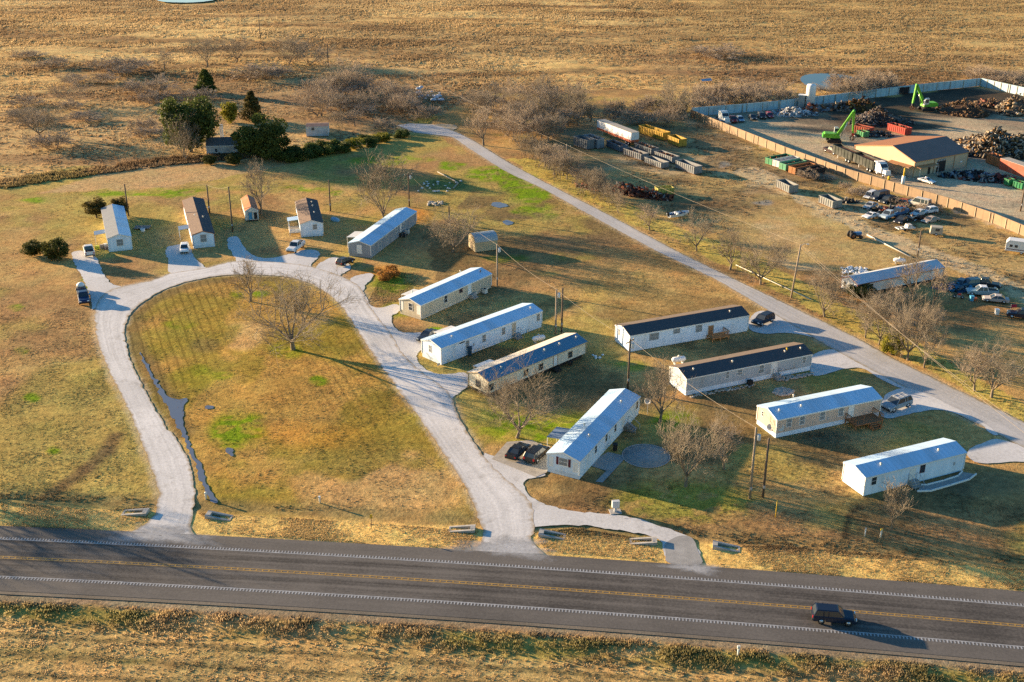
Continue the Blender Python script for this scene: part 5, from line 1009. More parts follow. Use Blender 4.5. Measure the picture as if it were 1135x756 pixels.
# tall tank, small cabin, guard post
t=thing('storage_tank','tall white tank standing beside the shaded back wall of the yard','tank',G(897,119.5)+Vector((0,0,.03)))
MB().lathe([(1.5,.2),(1.5,7.0),(1.35,7.4),(.1,7.6)],20).build('tank_shell',mat('white tank paint',(.74,.74,.74),.4,.05,1.0),t); MB().box((0,0,.1),(2.6,2.6,.2)).build('base',M_conc,t); b=MB(); [b.box((1.55*math.cos(-2.2),1.55*math.sin(-2.2),.4+i*.35),(.45,.05,.04),R(-36)) for i in range(14)]; b.build('ladder',M_steel,t)
t=thing('cabin','grey tan upright cabin attached left of the tall white tank','cabin',G(888,119)+Vector((0,0,.03)),R(-20)); MB().box((0,0,2.0),(2.0,2.0,3.8)).build('wall',M_conc,t); MB().box((0,0,4.0),(2.4,2.3,.18)).build('roof',M_white,t)
t=thing('marker_post','white bollard with a tall yellow top by the warehouse','post',G(1000.5,204.5)); MB().tube((0,0,0),(0,0,2.2),.45,.42,12).build('sleeve',M_white,t); MB().tube((0,0,2.2),(0,0,4.2),.2,.2,10).build('yellow_pole',M_yellowp,t)
t=thing('drum','yellow drums standing by the white semi tractor','drum',G(985,199.5)); MB().lathe([(.32,0),(.34,.45),(.32,.9)],12).build('drum_shell',M_yellowp,t); MB().lathe([(.3,.9),(.3,.93)],12).build('lid',M_yellowp,t)
# ------------------------------------------------------------------ sheds and ruin
def gabled(name,key,p,label,cat,wm,rm,rm2=None,sk=.15,rv=.5,**k): return Home(key,p,name,label,cat,wm,rm,M_dark,sk=sk,rv=rv,roof2=rm2,over=.15,**k)
p=(-7.75,228.98,22.77,4.97,4.03,2.18,1.27)
t=thing('barn_shed','small tan shed with a curved grey roof','shed',(p[0],p[1],0),R(p[2])); L,W,he=p[3],p[4],2.18
pr=[(0,.05),(0,he)]+[(W/2-W/2*math.cos(a),he+1.25*math.sin(a)**.9) for a in np.linspace(.25,math.pi-.25,7)]+[(W,he),(W,.05)]
n=len(pr); MB().add([(u_,v,z) for u_ in(0,L) for v,z in pr],[tuple(range(n-1,-1,-1)),tuple(range(n,2*n)),(0,1,n+1,n),(n-2,n-1,2*n-1,2*n-2)]).build('wall',mat('tan shed siding',(.50,.41,.26),.7,.1,1.0,stripe=(0,.4,0,.88)),t)
ar=[(-.12,he-.06)]+[(W/2-(W/2+.05)*math.cos(a),he+.04+1.27*math.sin(a)**.9) for a in np.linspace(.25,math.pi-.25,9)]+[(W+.12,he-.06)]
m_=len(ar); vs=[(u_,v,z) for u_ in(-.1,L+.1) for v,z in ar]; MB().add(vs,[(i,i+1,m_+i+1,m_+i) for i in range(m_-1)]).build('roof',mat('grey curved roof',(.36,.40,.42),.45,.1,.8,stripe=(0,.5,0,.85)),t)
d=MB().box((-.02,W/2,1.15),(.05,1.5,1.95)).build('door',M_trim2,t); MB().box((-.05,W/2+.55,1.1),(.04,.08,.12)).build('handle',M_black,d)
OS=gabled('shed','O',(-57.08,249.88,106.7,10.19,2.75,2.45,.79),'narrow white shed with an orange patched roof and blue door','shed',mat('weathered white boards',(.6,.56,.5),.8,.15,1.2,stripe=(0,.3,0,.8)),mat('brown tin roof',(.24,.15,.11),.7,.25,.8),mat('orange patched roof',(.40,.145,.05),.7,.3,.4,dirt=(.25,.16,.12,.7)),sk=.3)
OS.door('f',277.5,240,.8,1.7,m=mat('blue door',(.06,.25,.42),.6,.1)); OS.panel(.2,.9,.4,2.0,M_dark,'door','f')
Ru=gabled('abandoned_house','R',(-63.0,307.0,8,9.0,5.5,2.3,1.6),'abandoned white house half hidden between dark evergreens','house',mat('peeling white boards',(.55,.53,.5),.85,.2,.8,dirt=(.2,.17,.14,.6)),mat('mossy grey roof',(.13,.115,.105),.9,.3,1.0),sk=.2)
b_=G(229.5,171); Ru.root.location=(b_.x,b_.y,0); Ru.x,Ru.y=b_.x,b_.y
Ru.win('n',239.5,166.5,.8,.9); Ru.win('n',262,164,1.3,.8)
t=thing('chimney_wall','pale chimney stub rising behind the abandoned house roof','chimney',G(243,163)+Vector((0,4,0))); MB().box((0,0,2.6),(.8,.8,5.2)).build('stack',M_white,t); MB().box((0,0,5.3),(1,1,.2)).build('cap',M_conc,t)
b_=G(340,151.5); Sh=gabled('shed','S',(b_.x,b_.y,6,6.2,4.5,2.9,.35),'pale blue white boxy shed with broken window beyond the hedge','shed',mat('chalky white siding',(.55,.57,.58),.8,.2,.8,dirt=(.25,.24,.23,.6)),mat('dark flat roof',(.2,.13,.11),.9,.3,1.0))
Sh.win('n',346.5,139.5,.9,.9)
# camper, boat, tractor, small trailers
def camper(pos,yaw,label,L=6.5):
    t=thing('camper_trailer',label,'camper',G(*pos)+Vector((0,0,.02)),yaw); pf=[(-L/2,.6),(-L/2,2.3),(-L/2+.5,2.9),(L/2-.6,2.9),(L/2,2.1),(L/2-.2,.6)]
    MB().slices([(-1.2,[(x_*.99,z*.985) for x_,z in pf]),(-1.1,pf),(1.1,pf),(1.2,[(x_*.99,z*.985) for x_,z in pf])]).build('body',mat('camper white',(.74,.73,.71),.4,.06,1.0),t)
    for x_ in(-2.2,-1.2):
        w_=MB().box((x_,-1.215,1.75),(.75,.05,.7)).build('window_frame',M_white,t); MB().box((x_,-1.235,1.75),(.6,.04,.55)).build('pane',M_glass,w_)
    MB().box((1.0,-1.215,1.6),(.7,.05,1.75)).build('door',M_white,t); MB().box((0,-1.21,1.0),(L-.6,.03,.15)).build('stripe',M_maroon,t)
    for y_ in(-1.05,1.05): w_=link('wheel',car_meshes('sedan')['wheel'],t,(0,y_,.33)); link('rim',car_meshes('sedan')['rim'],w_)
    MB().tube((L/2-.3,0,.55),(L/2+1,0,.5),.06).build('drawbar',M_black,t)
camper((1132,281),R(-25),'white camper trailer at the right edge below the tan wall')
t=thing('camper_trailer','small tan box trailer alone on the grass outside the tan wall','trailer',G(1037,260.5)+Vector((0,0,.02)),R(-15)); MB().box((0,0,1.2),(2.6,1.9,1.5),taper=.92).build('body',mat('tan box paint',(.42,.38,.3),.7,.15,1.0,dirt=(.2,.16,.12,.5)),t); MB().box((.2,-.96,1.4),(.8,.05,.5)).build('window',M_glass,t); MB().tube((1.2,0,.5),(2.2,0,.45),.05).build('drawbar',M_black,t)
for y_ in(-.9,.9): w_=link('wheel',car_meshes('sedan')['wheel'],t,(0,y_,.33)); link('rim',car_meshes('sedan')['rim'],w_)
t=thing('motor_boat','white and navy motor boat on the grass east of the frontage road','boat',G(752,241)+Vector((0,0,.1)),heading((742,242),(762,239)))
sec=[]
for x_,w_,zk,zs in((-2.7,1.0,.15,1.0),(-1,1.1,.1,1.02),(.8,1.0,.15,1.08),(2.0,.65,.35,1.15),(2.8,.06,.85,1.22)): sec.append([(x_,-w_,zs),(x_,-w_*.75,zk+.25),(x_,0,zk),(x_,w_*.75,zk+.25),(x_,w_,zs)])
vs=[p for s_ in sec for p in s_]; MB().add(vs,[(i*5+j,i*5+j+1,(i+1)*5+j+1,(i+1)*5+j) for i in range(4) for j in range(4)]+[(0,1,2,3,4)]).build('hull',mat('boat white',(.72,.73,.75),.3,.05,1.0),t)
MB().add([(s_[0][0],s_[0][1]*.9,.72) for s_ in sec]+[(s_[4][0],s_[4][1]*.9,.72) for s_ in sec],[(i,i+1,6+i,5+i) for i in range(4)]).build('deck_floor',mat('navy boat interior',(.03,.05,.09),.7,.1),t)
MB().add([(.7,-.85,1.05),(.7,.85,1.05),(.35,.75,1.5),(.35,-.75,1.5)],[(0,1,2,3)]).build('windscreen',M_glass,t); [MB().box((-.6,y_,.95),(.5,.5,.5)).build('seat',M_white,t) for y_ in(-.45,.45)]; MB().box((-2.85,0,1.0),(.4,.4,.9)).build('outboard_motor',M_black,t)
t=thing('tractor','small blue tractor with large rusty wheel among tall weeds','tractor',G(946.5,264)+Vector((0,0,.02)),R(10)); MB().box((.7,0,1.05),(1.7,.7,.6)).build('hood',paint((.03,.15,.35),.5),t); MB().box((-.5,0,1.0),(.9,.8,.4)).build('seat_deck',M_black,t); MB().box((-.7,0,1.4),(.5,.5,.5)).build('seat',M_black,t); MB().tube((.1,0,1.2),(-.15,0,1.65),.03).build('steering_column',M_black,t)
for x_,r_ in((-.6,.75),(1.2,.4)):
    for y_ in(-.75,.75): w_=MB().lathe([(r_,-.16),(r_,.16)],16,m=Matrix.Rotation(math.pi/2,4,'X')).build('wheel',M_black,t,loc=(x_,y_,r_)); MB().lathe([(r_*.5,-.17),(r_*.5,.17)],10,m=Matrix.Rotation(math.pi/2,4,'X')).build('rim',M_rust,w_)
t=thing('trailer_frame','broken white trailer frame lying in front of the black wreck','trailer',G(1003,255)+Vector((0,0,.02)),R(15)); b=MB(); [b.box((0,y_,.55),(4.2,.15,.18)) for y_ in(-.7,.7)]; [b.box((x_,0,.55),(.15,1.5,.14)) for x_ in(-2,-1,0,1,2)]; b.build('frame',M_white,t); MB().box((.8,0,.95),(1.3,1.4,.7),taper=.8).build('body',paint((.55,.5,.45),.7),t)
for y_ in(-.85,.85): link('wheel',car_meshes('sedan')['wheel'],t,(-.5,y_,.33))
t=thing('motorcycle','red and black motorcycle parked in front of the pale blue pickup','motorcycle',G(1062,331)+Vector((0,0,.02)),R(-20))
for x_ in(-.7,.7): w_=MB().lathe([(.33,-.08),(.33,.08)],14,m=Matrix.Rotation(math.pi/2,4,'X')).build('wheel',M_black,t,loc=(x_,0,.33)); MB().lathe([(.18,-.085),(.18,.085)],8,m=Matrix.Rotation(math.pi/2,4,'X')).build('rim',M_steel,w_)
MB().box((.1,0,.85),(.7,.35,.3),taper=.7).build('fuel_tank',M_redp,t); MB().box((-.5,0,.85),(.7,.3,.15)).build('seat',M_black,t); MB().box((0,0,.5),(.6,.35,.4)).build('engine',M_steel,t); MB().path([(.7,0,.35),(.45,0,1.05),(.42,-.35,1.1)],.03).build('handlebar',M_chrome,t)
# ------------------------------------------------------------------ utility poles and wires
POLES={}
PALE=('p7','p8','p11','p13','p14')
def pole(key,base,top,label,arm=None,can=False,lamp=False,h=None,lean=(0,0)):
    b=G(*base); h=h or tall(base,top); t=thing('utility_pole',label,'utility pole',b,0,'utility poles')
    top_=Vector((lean[0],lean[1],h)); MB().tube((0,0,-.3),top_,.19,.14,10).build('shaft',M_woodp if key in PALE else M_wood,t)
    if arm is not None:
        d=Vector((math.cos(arm),math.sin(arm),0)); ar=MB(); ar.box(top_-Vector((0,0,.45)),(2.2,.12,.14),arm); ar=ar.build('crossarm',M_wood,t)
        for s in(-1,0,1): q=top_+d*s*.95-Vector((0,0,.38 if s else -.0)); MB().lathe([(.05,0),(.07,.1),(.04,.2)],8,q).build('insulator',M_ivory,ar)
    if can: MB().lathe([(.24,0),(.26,.1),(.26,.75),(.2,.85),(.05,.9)],12,top_*.86+Vector((.42,-.1,-.3))).build('transformer',mat('pale grey transformer',(.5,.53,.55),.4,.1),t)
    if lamp: m=MB(); m.path([top_-Vector((0,0,.3)),top_+Vector((.5,-.1,.15)),top_+Vector((1.1,-.2,.2))],.04); m=m.build('lamp_arm',M_steel,t); MB().box(top_+Vector((1.25,-.22,.15)),(.5,.25,.14)).build('lamp_head',M_ivory,m)
    MB().box((0,-.2,1.6),(.28,.12,.4)).build('meter_box',M_steel,t) if not lamp else None
    POLES[key]=b+top_; return t
pole('p1',(142.5,239),204,'utility pole right of the bright metal roofed home, far left'); pole('p2',(232.4,236.7),204.7,'utility pole right behind the brown shingled home')
pole('p3',(258,257),207,'dark utility pole left of the orange patched shed'); pole('p4',(366.3,234),199.6,'utility pole right of the short white home with lamp box')
pole('p5',(453.6,229),191.7,'utility pole with transformer behind the slate grey home',.6,True); pole('p6',(498,247),228.7,'short service pole left of the tan curved roof shed')
pole('p7',(551,317),271,'utility pole with transformer below the tan curved roof shed',None,True); pole('p8',(615.8,370),320.7,'left one of the pair of poles behind the cream home',None,True)
pole('p9',(622.5,368),319,'right one of the pair of poles behind the cream home'); pole('p10',(695.8,430.9),375.4,'utility pole with transformer at the top end of the shuttered home',.9,True)
pole('p11',(831,552.6),475.2,'pale leaning utility pole with transformer below the pinkish home',None,True,lean=(.0,.3)); pole('p12',(845.4,550.9),486,'dark utility pole just right of the pale leaning pole')
pole('p13',(876.7,330),271,'pale lamp pole beside the frontage road',None,False,True,lean=(.75,0)); pole('p14',(627.6,186.5),160.6,'pole with crossarm among brush left of the containers',.1)
pole('p15',(1016.8,284.3),255.7,'thin pole behind the run down home'); pole('p16',(1131,234),195,'pole at the right edge inside the scrap yard')
pole('p17',(288.6,42.3),15.9,'dark pole with crossarm far out in the pasture, left one',.2); pole('p18',(364,75),48,'dark pole in the pasture above the bare brush, right one',.2); pole('p19',(381,125),112,'thin pole in the bare brush left of the road end')
_sd=Vector((math.cos(R(154)),math.sin(R(154)),0)); _pb=G(255,650)+_sd*58; _pp=to_px(_pb.x,_pb.y)
pole('p20',_pp,0,'pole standing on the lawn beyond the left edge',h=10.2)
def wire(a,b_,label,sag=.6,r=.02,two=False):
    a,b_=Vector(a),Vector(b_); pts=[a.lerp(b_,i/12)-Vector((0,0,sag*4*(i/12)*(1-i/12))) for i in range(13)]
    o=MB().path([p-a for p in pts],r,4).build('power_line',M_wire); o.location=a; tag(o,label,'wire','overhead wires')
for a,b_,l in (('p5','p6','wire from the transformer pole to the short service pole'),('p6','p7','wire from the short service pole past the tan shed'),('p7','p8','wire between the transformer pole by the tan shed and the pole pair'),('p8','p10','wire from the pole pair to the pole at the shuttered home'),('p10','p11','wire from the shuttered home down to the pale leaning pole'),('p4','p5','wire from the short white home to the transformer pole'),('p3','p4','wire above the orange patched shed'),('p2','p3','wire between the two poles by the brown shingled home'),('p1','p2','wire between the two leftmost poles'),('p14','p13','long wire along the frontage road brush')):
    wire(POLES[a],POLES[b_],l)
wire(POLES['p13'],G(1240,560,8),'long wire from the lamp pole along the roadside trees',1.0); wire(POLES['p13']-Vector((0,0,.6)),G(1240,548,8),'lower long wire from the lamp pole toward the right edge',1.2); wire(POLES['p14'],G(440,70,8),'wire from the brush pole to the far pasture',1.0)
wire(POLES['p10'],E_.L2W(20,2,3.5),'service wire from pole to the shuttered home',.1); wire(POLES['p10'],Cc.L2W(.2,2.4,3.6),'service wire from pole to the charcoal roofed grey home',.3); wire(POLES['p8'],F_.L2W(19,2,3.5),'service wire from the pole pair to the cream home',.2)
# ------------------------------------------------------------------ culverts, markers, small things
def culvert(px,rz,label,shade=M_conc):
    t=thing('culvert_end',label,'culvert',G(*px)+Vector((0,0,-.12)),rz,'concrete culvert ends')
    L=3.3
    for s in(-1,1): MB().add([(-L/2,s*.38,0),(L/2,s*.38,0),(L/2,s*.68,0),(-L/2,s*.68,0),(-L/2,s*.38,.55),(L/2,s*.38,.12),(L/2,s*.68,.12),(-L/2,s*.68,.55)],[(3,2,1,0),(4,5,6,7),(0,1,5,4),(1,2,6,5),(2,3,7,6),(3,0,4,7)]).build('wing_wall',shade,t)
    MB().box((-L/2+.3,0,.3),(.6,.76,.5)).build('headwall',shade,t); MB().box((L/2-.12,0,.06),(.24,.76,.12)).build('toe',shade,t); MB().box((.3,0,.02),(2.2,.74,.04)).build('pipe_opening',M_black,t)  # black slab painted for the darkness inside the pipe mouth
for px,rz,lb in(((150,568.5),R(176),'sloped culvert end left of the west gravel entrance'),((243,573),R(-9),'shaded culvert end right of the west gravel entrance'),((512,587),R(176),'sunlit culvert end left of the main gravel entrance'),((612,593.5),R(-10),'shaded culvert end on the grass island by the main entrance'),((713,600.5),R(176),'sunlit culvert end at the right of the grass island'),((805,607),R(-11),'shaded culvert end right of the concrete apron')): culvert(px,rz+(math.pi if 'sunlit' in lb or 'left of the west' in lb else 0)+(math.pi if ('sunlit' in lb or 'left of the west' in lb) else 0),lb)
def post(px,h,m,label,r=.06,name='marker_post',cap=None,group=None):
    t=thing(name,label,'post',G(*px),0,group); MB().tube((0,0,-.1),(0,0,h),r,r,8).build('shaft',m,t)
    if cap: MB().box((0,0,h-.12),cap[0]).build('cap' if cap[1] is not M_yellowp else 'sign_plate',cap[1],t)
    return t
post((818,726),1.15,M_white,'white marker post on the near grass verge of the highway',.11,cap=((.3,.25,.35),M_ivory))
post((958.5,594),1.1,M_white,'slim white post on the lawn, left of a yellow topped post',.08,cap=((.16,.16,.3),M_ivory)); post((976,595.5),1.2,M_ivory,'white post with yellow top on the lawn near the bare shrub',.12,cap=((.28,.2,.3),M_yellowp))
post((412,586),1.9,M_wood,'yellow marker sign on a thin post left of the main entrance',.04,cap=((.3,.05,.55),M_yellowp))
post((228.5,553),1.0,M_ivory,'white marker post by the ditch water',.13,cap=((.3,.3,.2),M_white)); post((354.5,557.5),1.0,M_ivory,'white marker post in the mown infield',.11,cap=((.26,.26,.25),M_white))
post((859.5,573),2.4,M_yellowp,'yellow leaning guy marker on the lawn below the two poles',.06); post((508,441),.9,M_grey_wood,'short stake at the grass corner by the gravel road',.05)
t=thing('mailbox_unit','grey cluster mailbox on a slab beside the gravel entrance','mailbox',G(682,567.5),R(8)); MB().box((0,0,.05),(1.5,1.2,.1)).build('slab',M_conc,t); MB().box((0,0,.45),(.35,.35,.7)).build('pedestal',M_steel,t); bx_=MB().box((0,0,1.2),(.95,.5,.95)).build('cabinet',mat('pale grey mailbox paint',(.55,.56,.56),.5,.06),t)
b=MB(); [b.box((-.3+.3*i,-.262,.9+.2*j),(.27,.02,.17)) for i in range(3) for j in range(4)]; b.build('door_grid',M_steel,bx_)
def tank(px,rz,label):
    t=thing('propane_tank',label,'tank',G(*px)+Vector((0,0,.02)),rz,'white propane tanks'); MB().lathe([(.05,-1.25),(.3,-1.15),(.46,-.9),(.46,.9),(.3,1.15),(.05,1.25)],16,(0,0,.85),Matrix.Rotation(math.pi/2,4,'Y')).build('shell',M_white,t); MB().lathe([(.2,0),(.2,.22),(.05,.3)],10,(0,0,1.3)).build('dome',M_ivory,t)
    for x_ in(-.7,.7): MB().box((x_,0,.22),(.15,.7,.44)).build('leg',M_steel,t)
tank((597,380),R(28),'white propane tank between the white home and the cream home'); tank((752,403.5),R(18),'white propane tank above the charcoal roofed grey home'); tank((990,274.5)if False else (996.5,293),R(-14),'white tank lying behind the run down home')
def dish(px,h,label,az,r=.5):
    t=thing('satellite_dish',label,'dish',G(*px),0,'satellite dishes'); MB().tube((0,0,0),(0,0,h),.04,n=6).build('mast',M_steel,t); m=Matrix.Rotation(az,4,'Z')@Matrix.Rotation(R(60),4,'Y')
    d=MB().lathe([(.05,-.12),(r*.6,-.06),(r,.06),(r*.96,.08),(r*.55,-.02),(.04,-.08)],16,(0,0,h),m).build('reflector',M_ivory,t); MB().tube((0,0,h),Vector((0,0,h))+m@Vector((0,0,.5)),.02,n=5).build('feed_arm',M_steel,d)
dish((717.5,459),2.2,'satellite dish on a mast right of the shuttered home',R(-120),.55); dish((853,481.5),1.2,'satellite dish at the lit end of the pinkish home, left one',R(-120),.55); dish((863.5,484.5),1.6,'satellite dish at the corner of the pinkish home, right one',R(-100),.6)
def bin_(px,m,label,h=1.05,name='rubbish_bin'):
    t=thing(name,label,'bin',G(*px)+Vector((0,0,.01))); MB().box((0,0,h/2+.05),(.55,.6,h-.1),taper=1.15).build('body',m,t); MB().box((0,0,h+.03),(.72,.76,.08)).build('lid',m,t); [MB().tube((x_,.3,.1),(x_+.08,.3,.1),.1,n=8).build('wheel',M_black,t) for x_ in(-.3,.22)]
bin_((521,394),mat('dark blue plastic',(.02,.06,.1),.5,.1),'round dark blue bin by the shaded wall of the white porch home',1.5); bin_((1104.5,349),M_white,'white rubbish bin below the faded tan sedan'); bin_((1076.5,334),mat('light blue plastic',(.08,.35,.55),.5,.1),'light blue bin in front of the pale blue pickup'); bin_((1080,333),mat('orange plastic',(.6,.15,.05),.5,.1),'small orange bucket right of the light blue bin',.5,'bucket'); bin_((681.5,499.5),M_black,'black grill beside the patio of the shuttered home',1.0,'barbecue_grill'); bin_((632,405),M_black,'dark blue black tub below the cream home window',.6,'tub')
t=thing('flag','red flag on a short pole by the right edge','flag',G(1119,348)); MB().tube((0,0,0),(0,0,1.9),.03,n=6).build('shaft',M_steel,t); MB().add([(0,0,1.2),(.7,-.1,1.3),(1.1,.1,1.2),(1.1,.1,1.8),(.7,-.1,1.9),(0,0,1.85)],[(0,1,4,5),(1,2,3,4)]).build('cloth',mat('red flag cloth',(.5,.03,.06),.8,.1),t)
t=thing('platform','low grey board platform right of the far left white home','platform',G(158,253)+Vector((0,0,.02)),R(5)); MB().box((0,0,.25),(3.4,2.2,.1)).build('deck_floor',M_grey_wood,t); [MB().box((x_,y_,.1),(.12,.12,.2)).build('leg',M_grey_wood,t) for x_ in(-1.5,1.5) for y_ in(-.9,.9)]
t=thing('washtub','small white tub with blue inside in front of the board platform','tub',G(158.5,257)); MB().lathe([(.42,0),(.5,.75),(.44,.75),(.38,.2)],14).build('shell',M_white,t); MB().lathe([(.4,.55),(.4,.6)],14).build('water',mat('blue tub water',(.03,.15,.3),.2,.1),t)
t=thing('rowing_boat','small overturned pale blue boat right of the short white home','boat',G(371.5,245)+Vector((0,0,.02)),R(-35)); MB().lathe([(.05,-1.3),(.45,-1.0),(.65,0),(.45,1.0),(.05,1.3)],12,(0,0,.25),Matrix.Rotation(math.pi/2,4,'Y')).build('hull',mat('pale blue hull',(.25,.45,.6),.4,.1),t); MB().box((0,0,.9),(1.8,.05,.05)).build('keel',M_steel,t)
t=thing('lumber_stack','yellow bags and boards stacked by the far left pickup','stack',G(108,276)); 
for i,(x_,y_,c) in enumerate(((0,0,(.5,.55,.05)),(.9,.3,(.3,.25,.2)),(1.9,-.2,(.12,.1,.1)),(1.4,.9,(.5,.5,.48)))): MB().box((x_,y_,.35+.1*(i%2)),(.8,.6,.7+.2*(i%2)),.3*i).build('crate',paint(c,.8),t)
for px,rz,L,lb in(((985,273),0,0,'long pale pipe lying beside the dirt track'),((846,309),1,0,'pale pipe rail along the grass east of the frontage road')):
    a,b_=(G(961,261),G(1009,285.5)) if not rz else (G(815.7,294.4),G(899,333)); o=MB().tube((0,0,.15),b_-a+Vector((0,0,.15)),.13 if not rz else .09,n=8).build('pipe',mat('pale pipe',(.6,.55,.46),.6,.1)); o.location=a; tag(o,lb,'pipe')
o=MB().path([(0,0,.25),G(508,204)-G(485,191.5)+Vector((0,0,.3)),G(502,210)-G(485,191.5)+Vector((0,0,.2))],.14,7).build('fallen_pole',mat('bleached timber',(.42,.36,.29),.9,.2,2.0)); o.location=G(485,191.5); tag(o,'bleached fallen pole beside the stone dotted garden plot','log')
def stones(name,pts,label,smin,smax,m,seed):
    r=random.Random(seed); b=MB()
    for p in pts:
        s=r.uniform(smin,smax); q=G(*p); b.lathe([(s*.2,-.05),(s*.9,s*.1),(s,s*.35),(s*.55,s*.75),(s*.05,s*.85)],6,q,Matrix.Rotation(r.uniform(0,6),4,'Z')@Matrix.Scale(r.uniform(.6,1.4),4,(1,0,0)))
    b.sm=[False]*len(b.f); o=b.build(name,m); tag(o,label,'stones'); o['kind']='stuff'
rr=random.Random(5)
stones('stone_edging',[(765+rr.uniform(0,1)+i*1.35,439.5-i*.24+rr.uniform(-1,1.5)) for i in range(52)],'row of field stones along the skirting of the grey home',.16,.32,M_rock,1)
stones('stone_bed',[(868+math.cos(a)*q*11,435+math.sin(a)*q*4) for a,q in((rr.uniform(0,6.3),rr.random()**.5) for _ in range(110))],'round bed of pale stones below the grey home steps',.18,.4,M_rock,2)
stones('stone_bed',[(864+i*.62+rr.uniform(-1,1),421.5-i*.1+rr.uniform(-2.4,1.8)) for i in range(60)],'stone edged flower bed at the right end of the grey home',.15,.35,M_rock,3)
stones('white_rocks',[(rr.uniform(462,512),rr.uniform(201,213)) for _ in range(26)],'scattered pale rocks in the dark garden plot',.2,.45,mat('white rocks',(.55,.55,.53),.8,.15),4)
stones('stone_pile',[(rr.uniform(474,491),rr.uniform(224,228)) for _ in range(40)],'small stone pile below the garden plot',.2,.45,M_rock,6)
stones('litter',[(rr.uniform(932,962),rr.uniform(296,306)) for _ in range(90)],'scattered white litter behind the run down home',.15,.4,M_white,7)
stones('litter',[(rr.uniform(462,492),rr.uniform(96,112)) for _ in range(24)],'scattered pale rubbish at the brush above the road end',.4,1.1,mat('pale rubbish',(.5,.52,.55),.7,.2),8)
stones('litter',[(rr.uniform(652,669),rr.uniform(393.5,398)) for _ in range(9)],'few white scraps on the grass past the right end of the cream home',.12,.3,M_white,9)
for px,rz,lb in (((783,74+16),R(20),'pale blue sheet lying in the far pasture'),):
    o=MB().add([(-2,-.6,.1),(2,-.6,.2),(2,.6,.9),(-2,.6,.7)],[(0,1,2,3)]).build('tarpaulin',mat('blue white sheet',(.35,.42,.5),.5,.1)); o.location=G(*px); o.rotation_euler[2]=rz; tag(o,lb,'tarpaulin')
# ------------------------------------------------------------------ vegetation
def seg_mesh(name,S,m,sides=3):
    S=np.array(S,dtype=np.float64); p0=S[:,0:3];p1=S[:,3:6];r0=S[:,6];r1=S[:,7]; n=len(S)
    d=p1-p0; d/=np.linalg.norm(d,axis=1)[:,None]+1e-9; ref=np.where(np.abs(d[:,2:3])<.9,np.array([[0,0,1.]]),np.array([[1.,0,0]])); a=np.cross(d,ref); a/=np.linalg.norm(a,axis=1)[:,None]+1e-9; b=np.cross(d,a)
    V=np.empty((n,2*sides,3)); 
    for i in range(sides):
        t=2*math.pi*i/sides; o=a*math.cos(t)+b*math.sin(t); V[:,i]=p0+o*r0[:,None]; V[:,sides+i]=p1+o*r1[:,None]
    base=(np.arange(n)*2*sides)[:,None,None]; f=np.array([[i,(i+1)%sides,sides+(i+1)%sides,sides+i] for i in range(sides)])[None]
    return np_mesh(name,V.reshape(-1,3),(base+f).reshape(-1,4),m)
def bare(seed,H=8.0,Wd=9.0,trunk=.2,n1=6,kids=(6,6,5),stems=1,twig=M_twig,up=.25,tw=.02,el=(35,75)):
    r=np.random.default_rng(seed); A=[];Bq=[]
    def branch(p,d,L,rad,lev,maxlev,ns):
        pts=[p];ds=[d]; 
        for i in range(ns):
            w=r.normal(size=3)*(.16 if lev<2 else .24); w[2]+=up*(.5 if lev else .1); d=d+w*.6; d=d/np.linalg.norm(d)
            q=p+d*L/ns; k0=1-.75*i/ns; k1=1-.75*(i+1)/ns
            (A if lev<=1 else Bq).append((*p,*q,max(rad*k0,tw),max(rad*k1,tw*.8))); p=q; pts.append(p); ds.append(d)
        if lev<maxlev:
            nk=kids[lev-1]
            for j in range(nk):
                f=r.uniform(.3,1.0) if j<nk-1 else 1.0; k=min(int(f*ns),ns-1); u=f*ns-k; bp=pts[k]*(1-u)+pts[k+1]*u; bd=ds[k+1]
                o=np.cross(bd,r.normal(size=3)); o/=np.linalg.norm(o)+1e-9; an=math.radians(r.uniform(22,58)); nd=bd*math.cos(an)+o*math.sin(an); nd[2]+=.12; nd/=np.linalg.norm(nd)
                branch(bp,nd,L*r.uniform(.42,.68),rad*.42,lev+1,maxlev,3 if lev<2 else 2)
    th=H*trunk
    for s in range(stems):
        off=r.normal(size=3)*np.array((.5,.5,0))*(stems>1); p=np.array((0,0,-.15))+off; lean=np.array((r.normal()*.1*(1+2*(stems>1)),r.normal()*.1*(1+2*(stems>1)),1)); lean/=np.linalg.norm(lean)
        tr=.028*H/(1+.6*(stems>1)); q=p+lean*th; A.append((*p,*q,tr*1.25,tr*.85))
        n=n1 if stems==1 else max(2,n1//stems+1)
        for i in range(n):
            az=2*math.pi*(i+r.uniform(-.35,.35))/n+s; e=math.radians(r.uniform(*el)); dd=np.array((math.cos(az)*math.cos(e),math.sin(az)*math.cos(e),math.sin(e)))
            Lb=min((H-th)*.72/max(.35,math.sin(e)),Wd*.40/max(.25,math.cos(e)))
            branch(q-lean*r.uniform(0,.25)*th,dd,Lb,tr*.62,1,1+len(kids),4)
    return seg_mesh('trunk',A,M_bark,6),seg_mesh('crown',Bq,twig,3),H,Wd
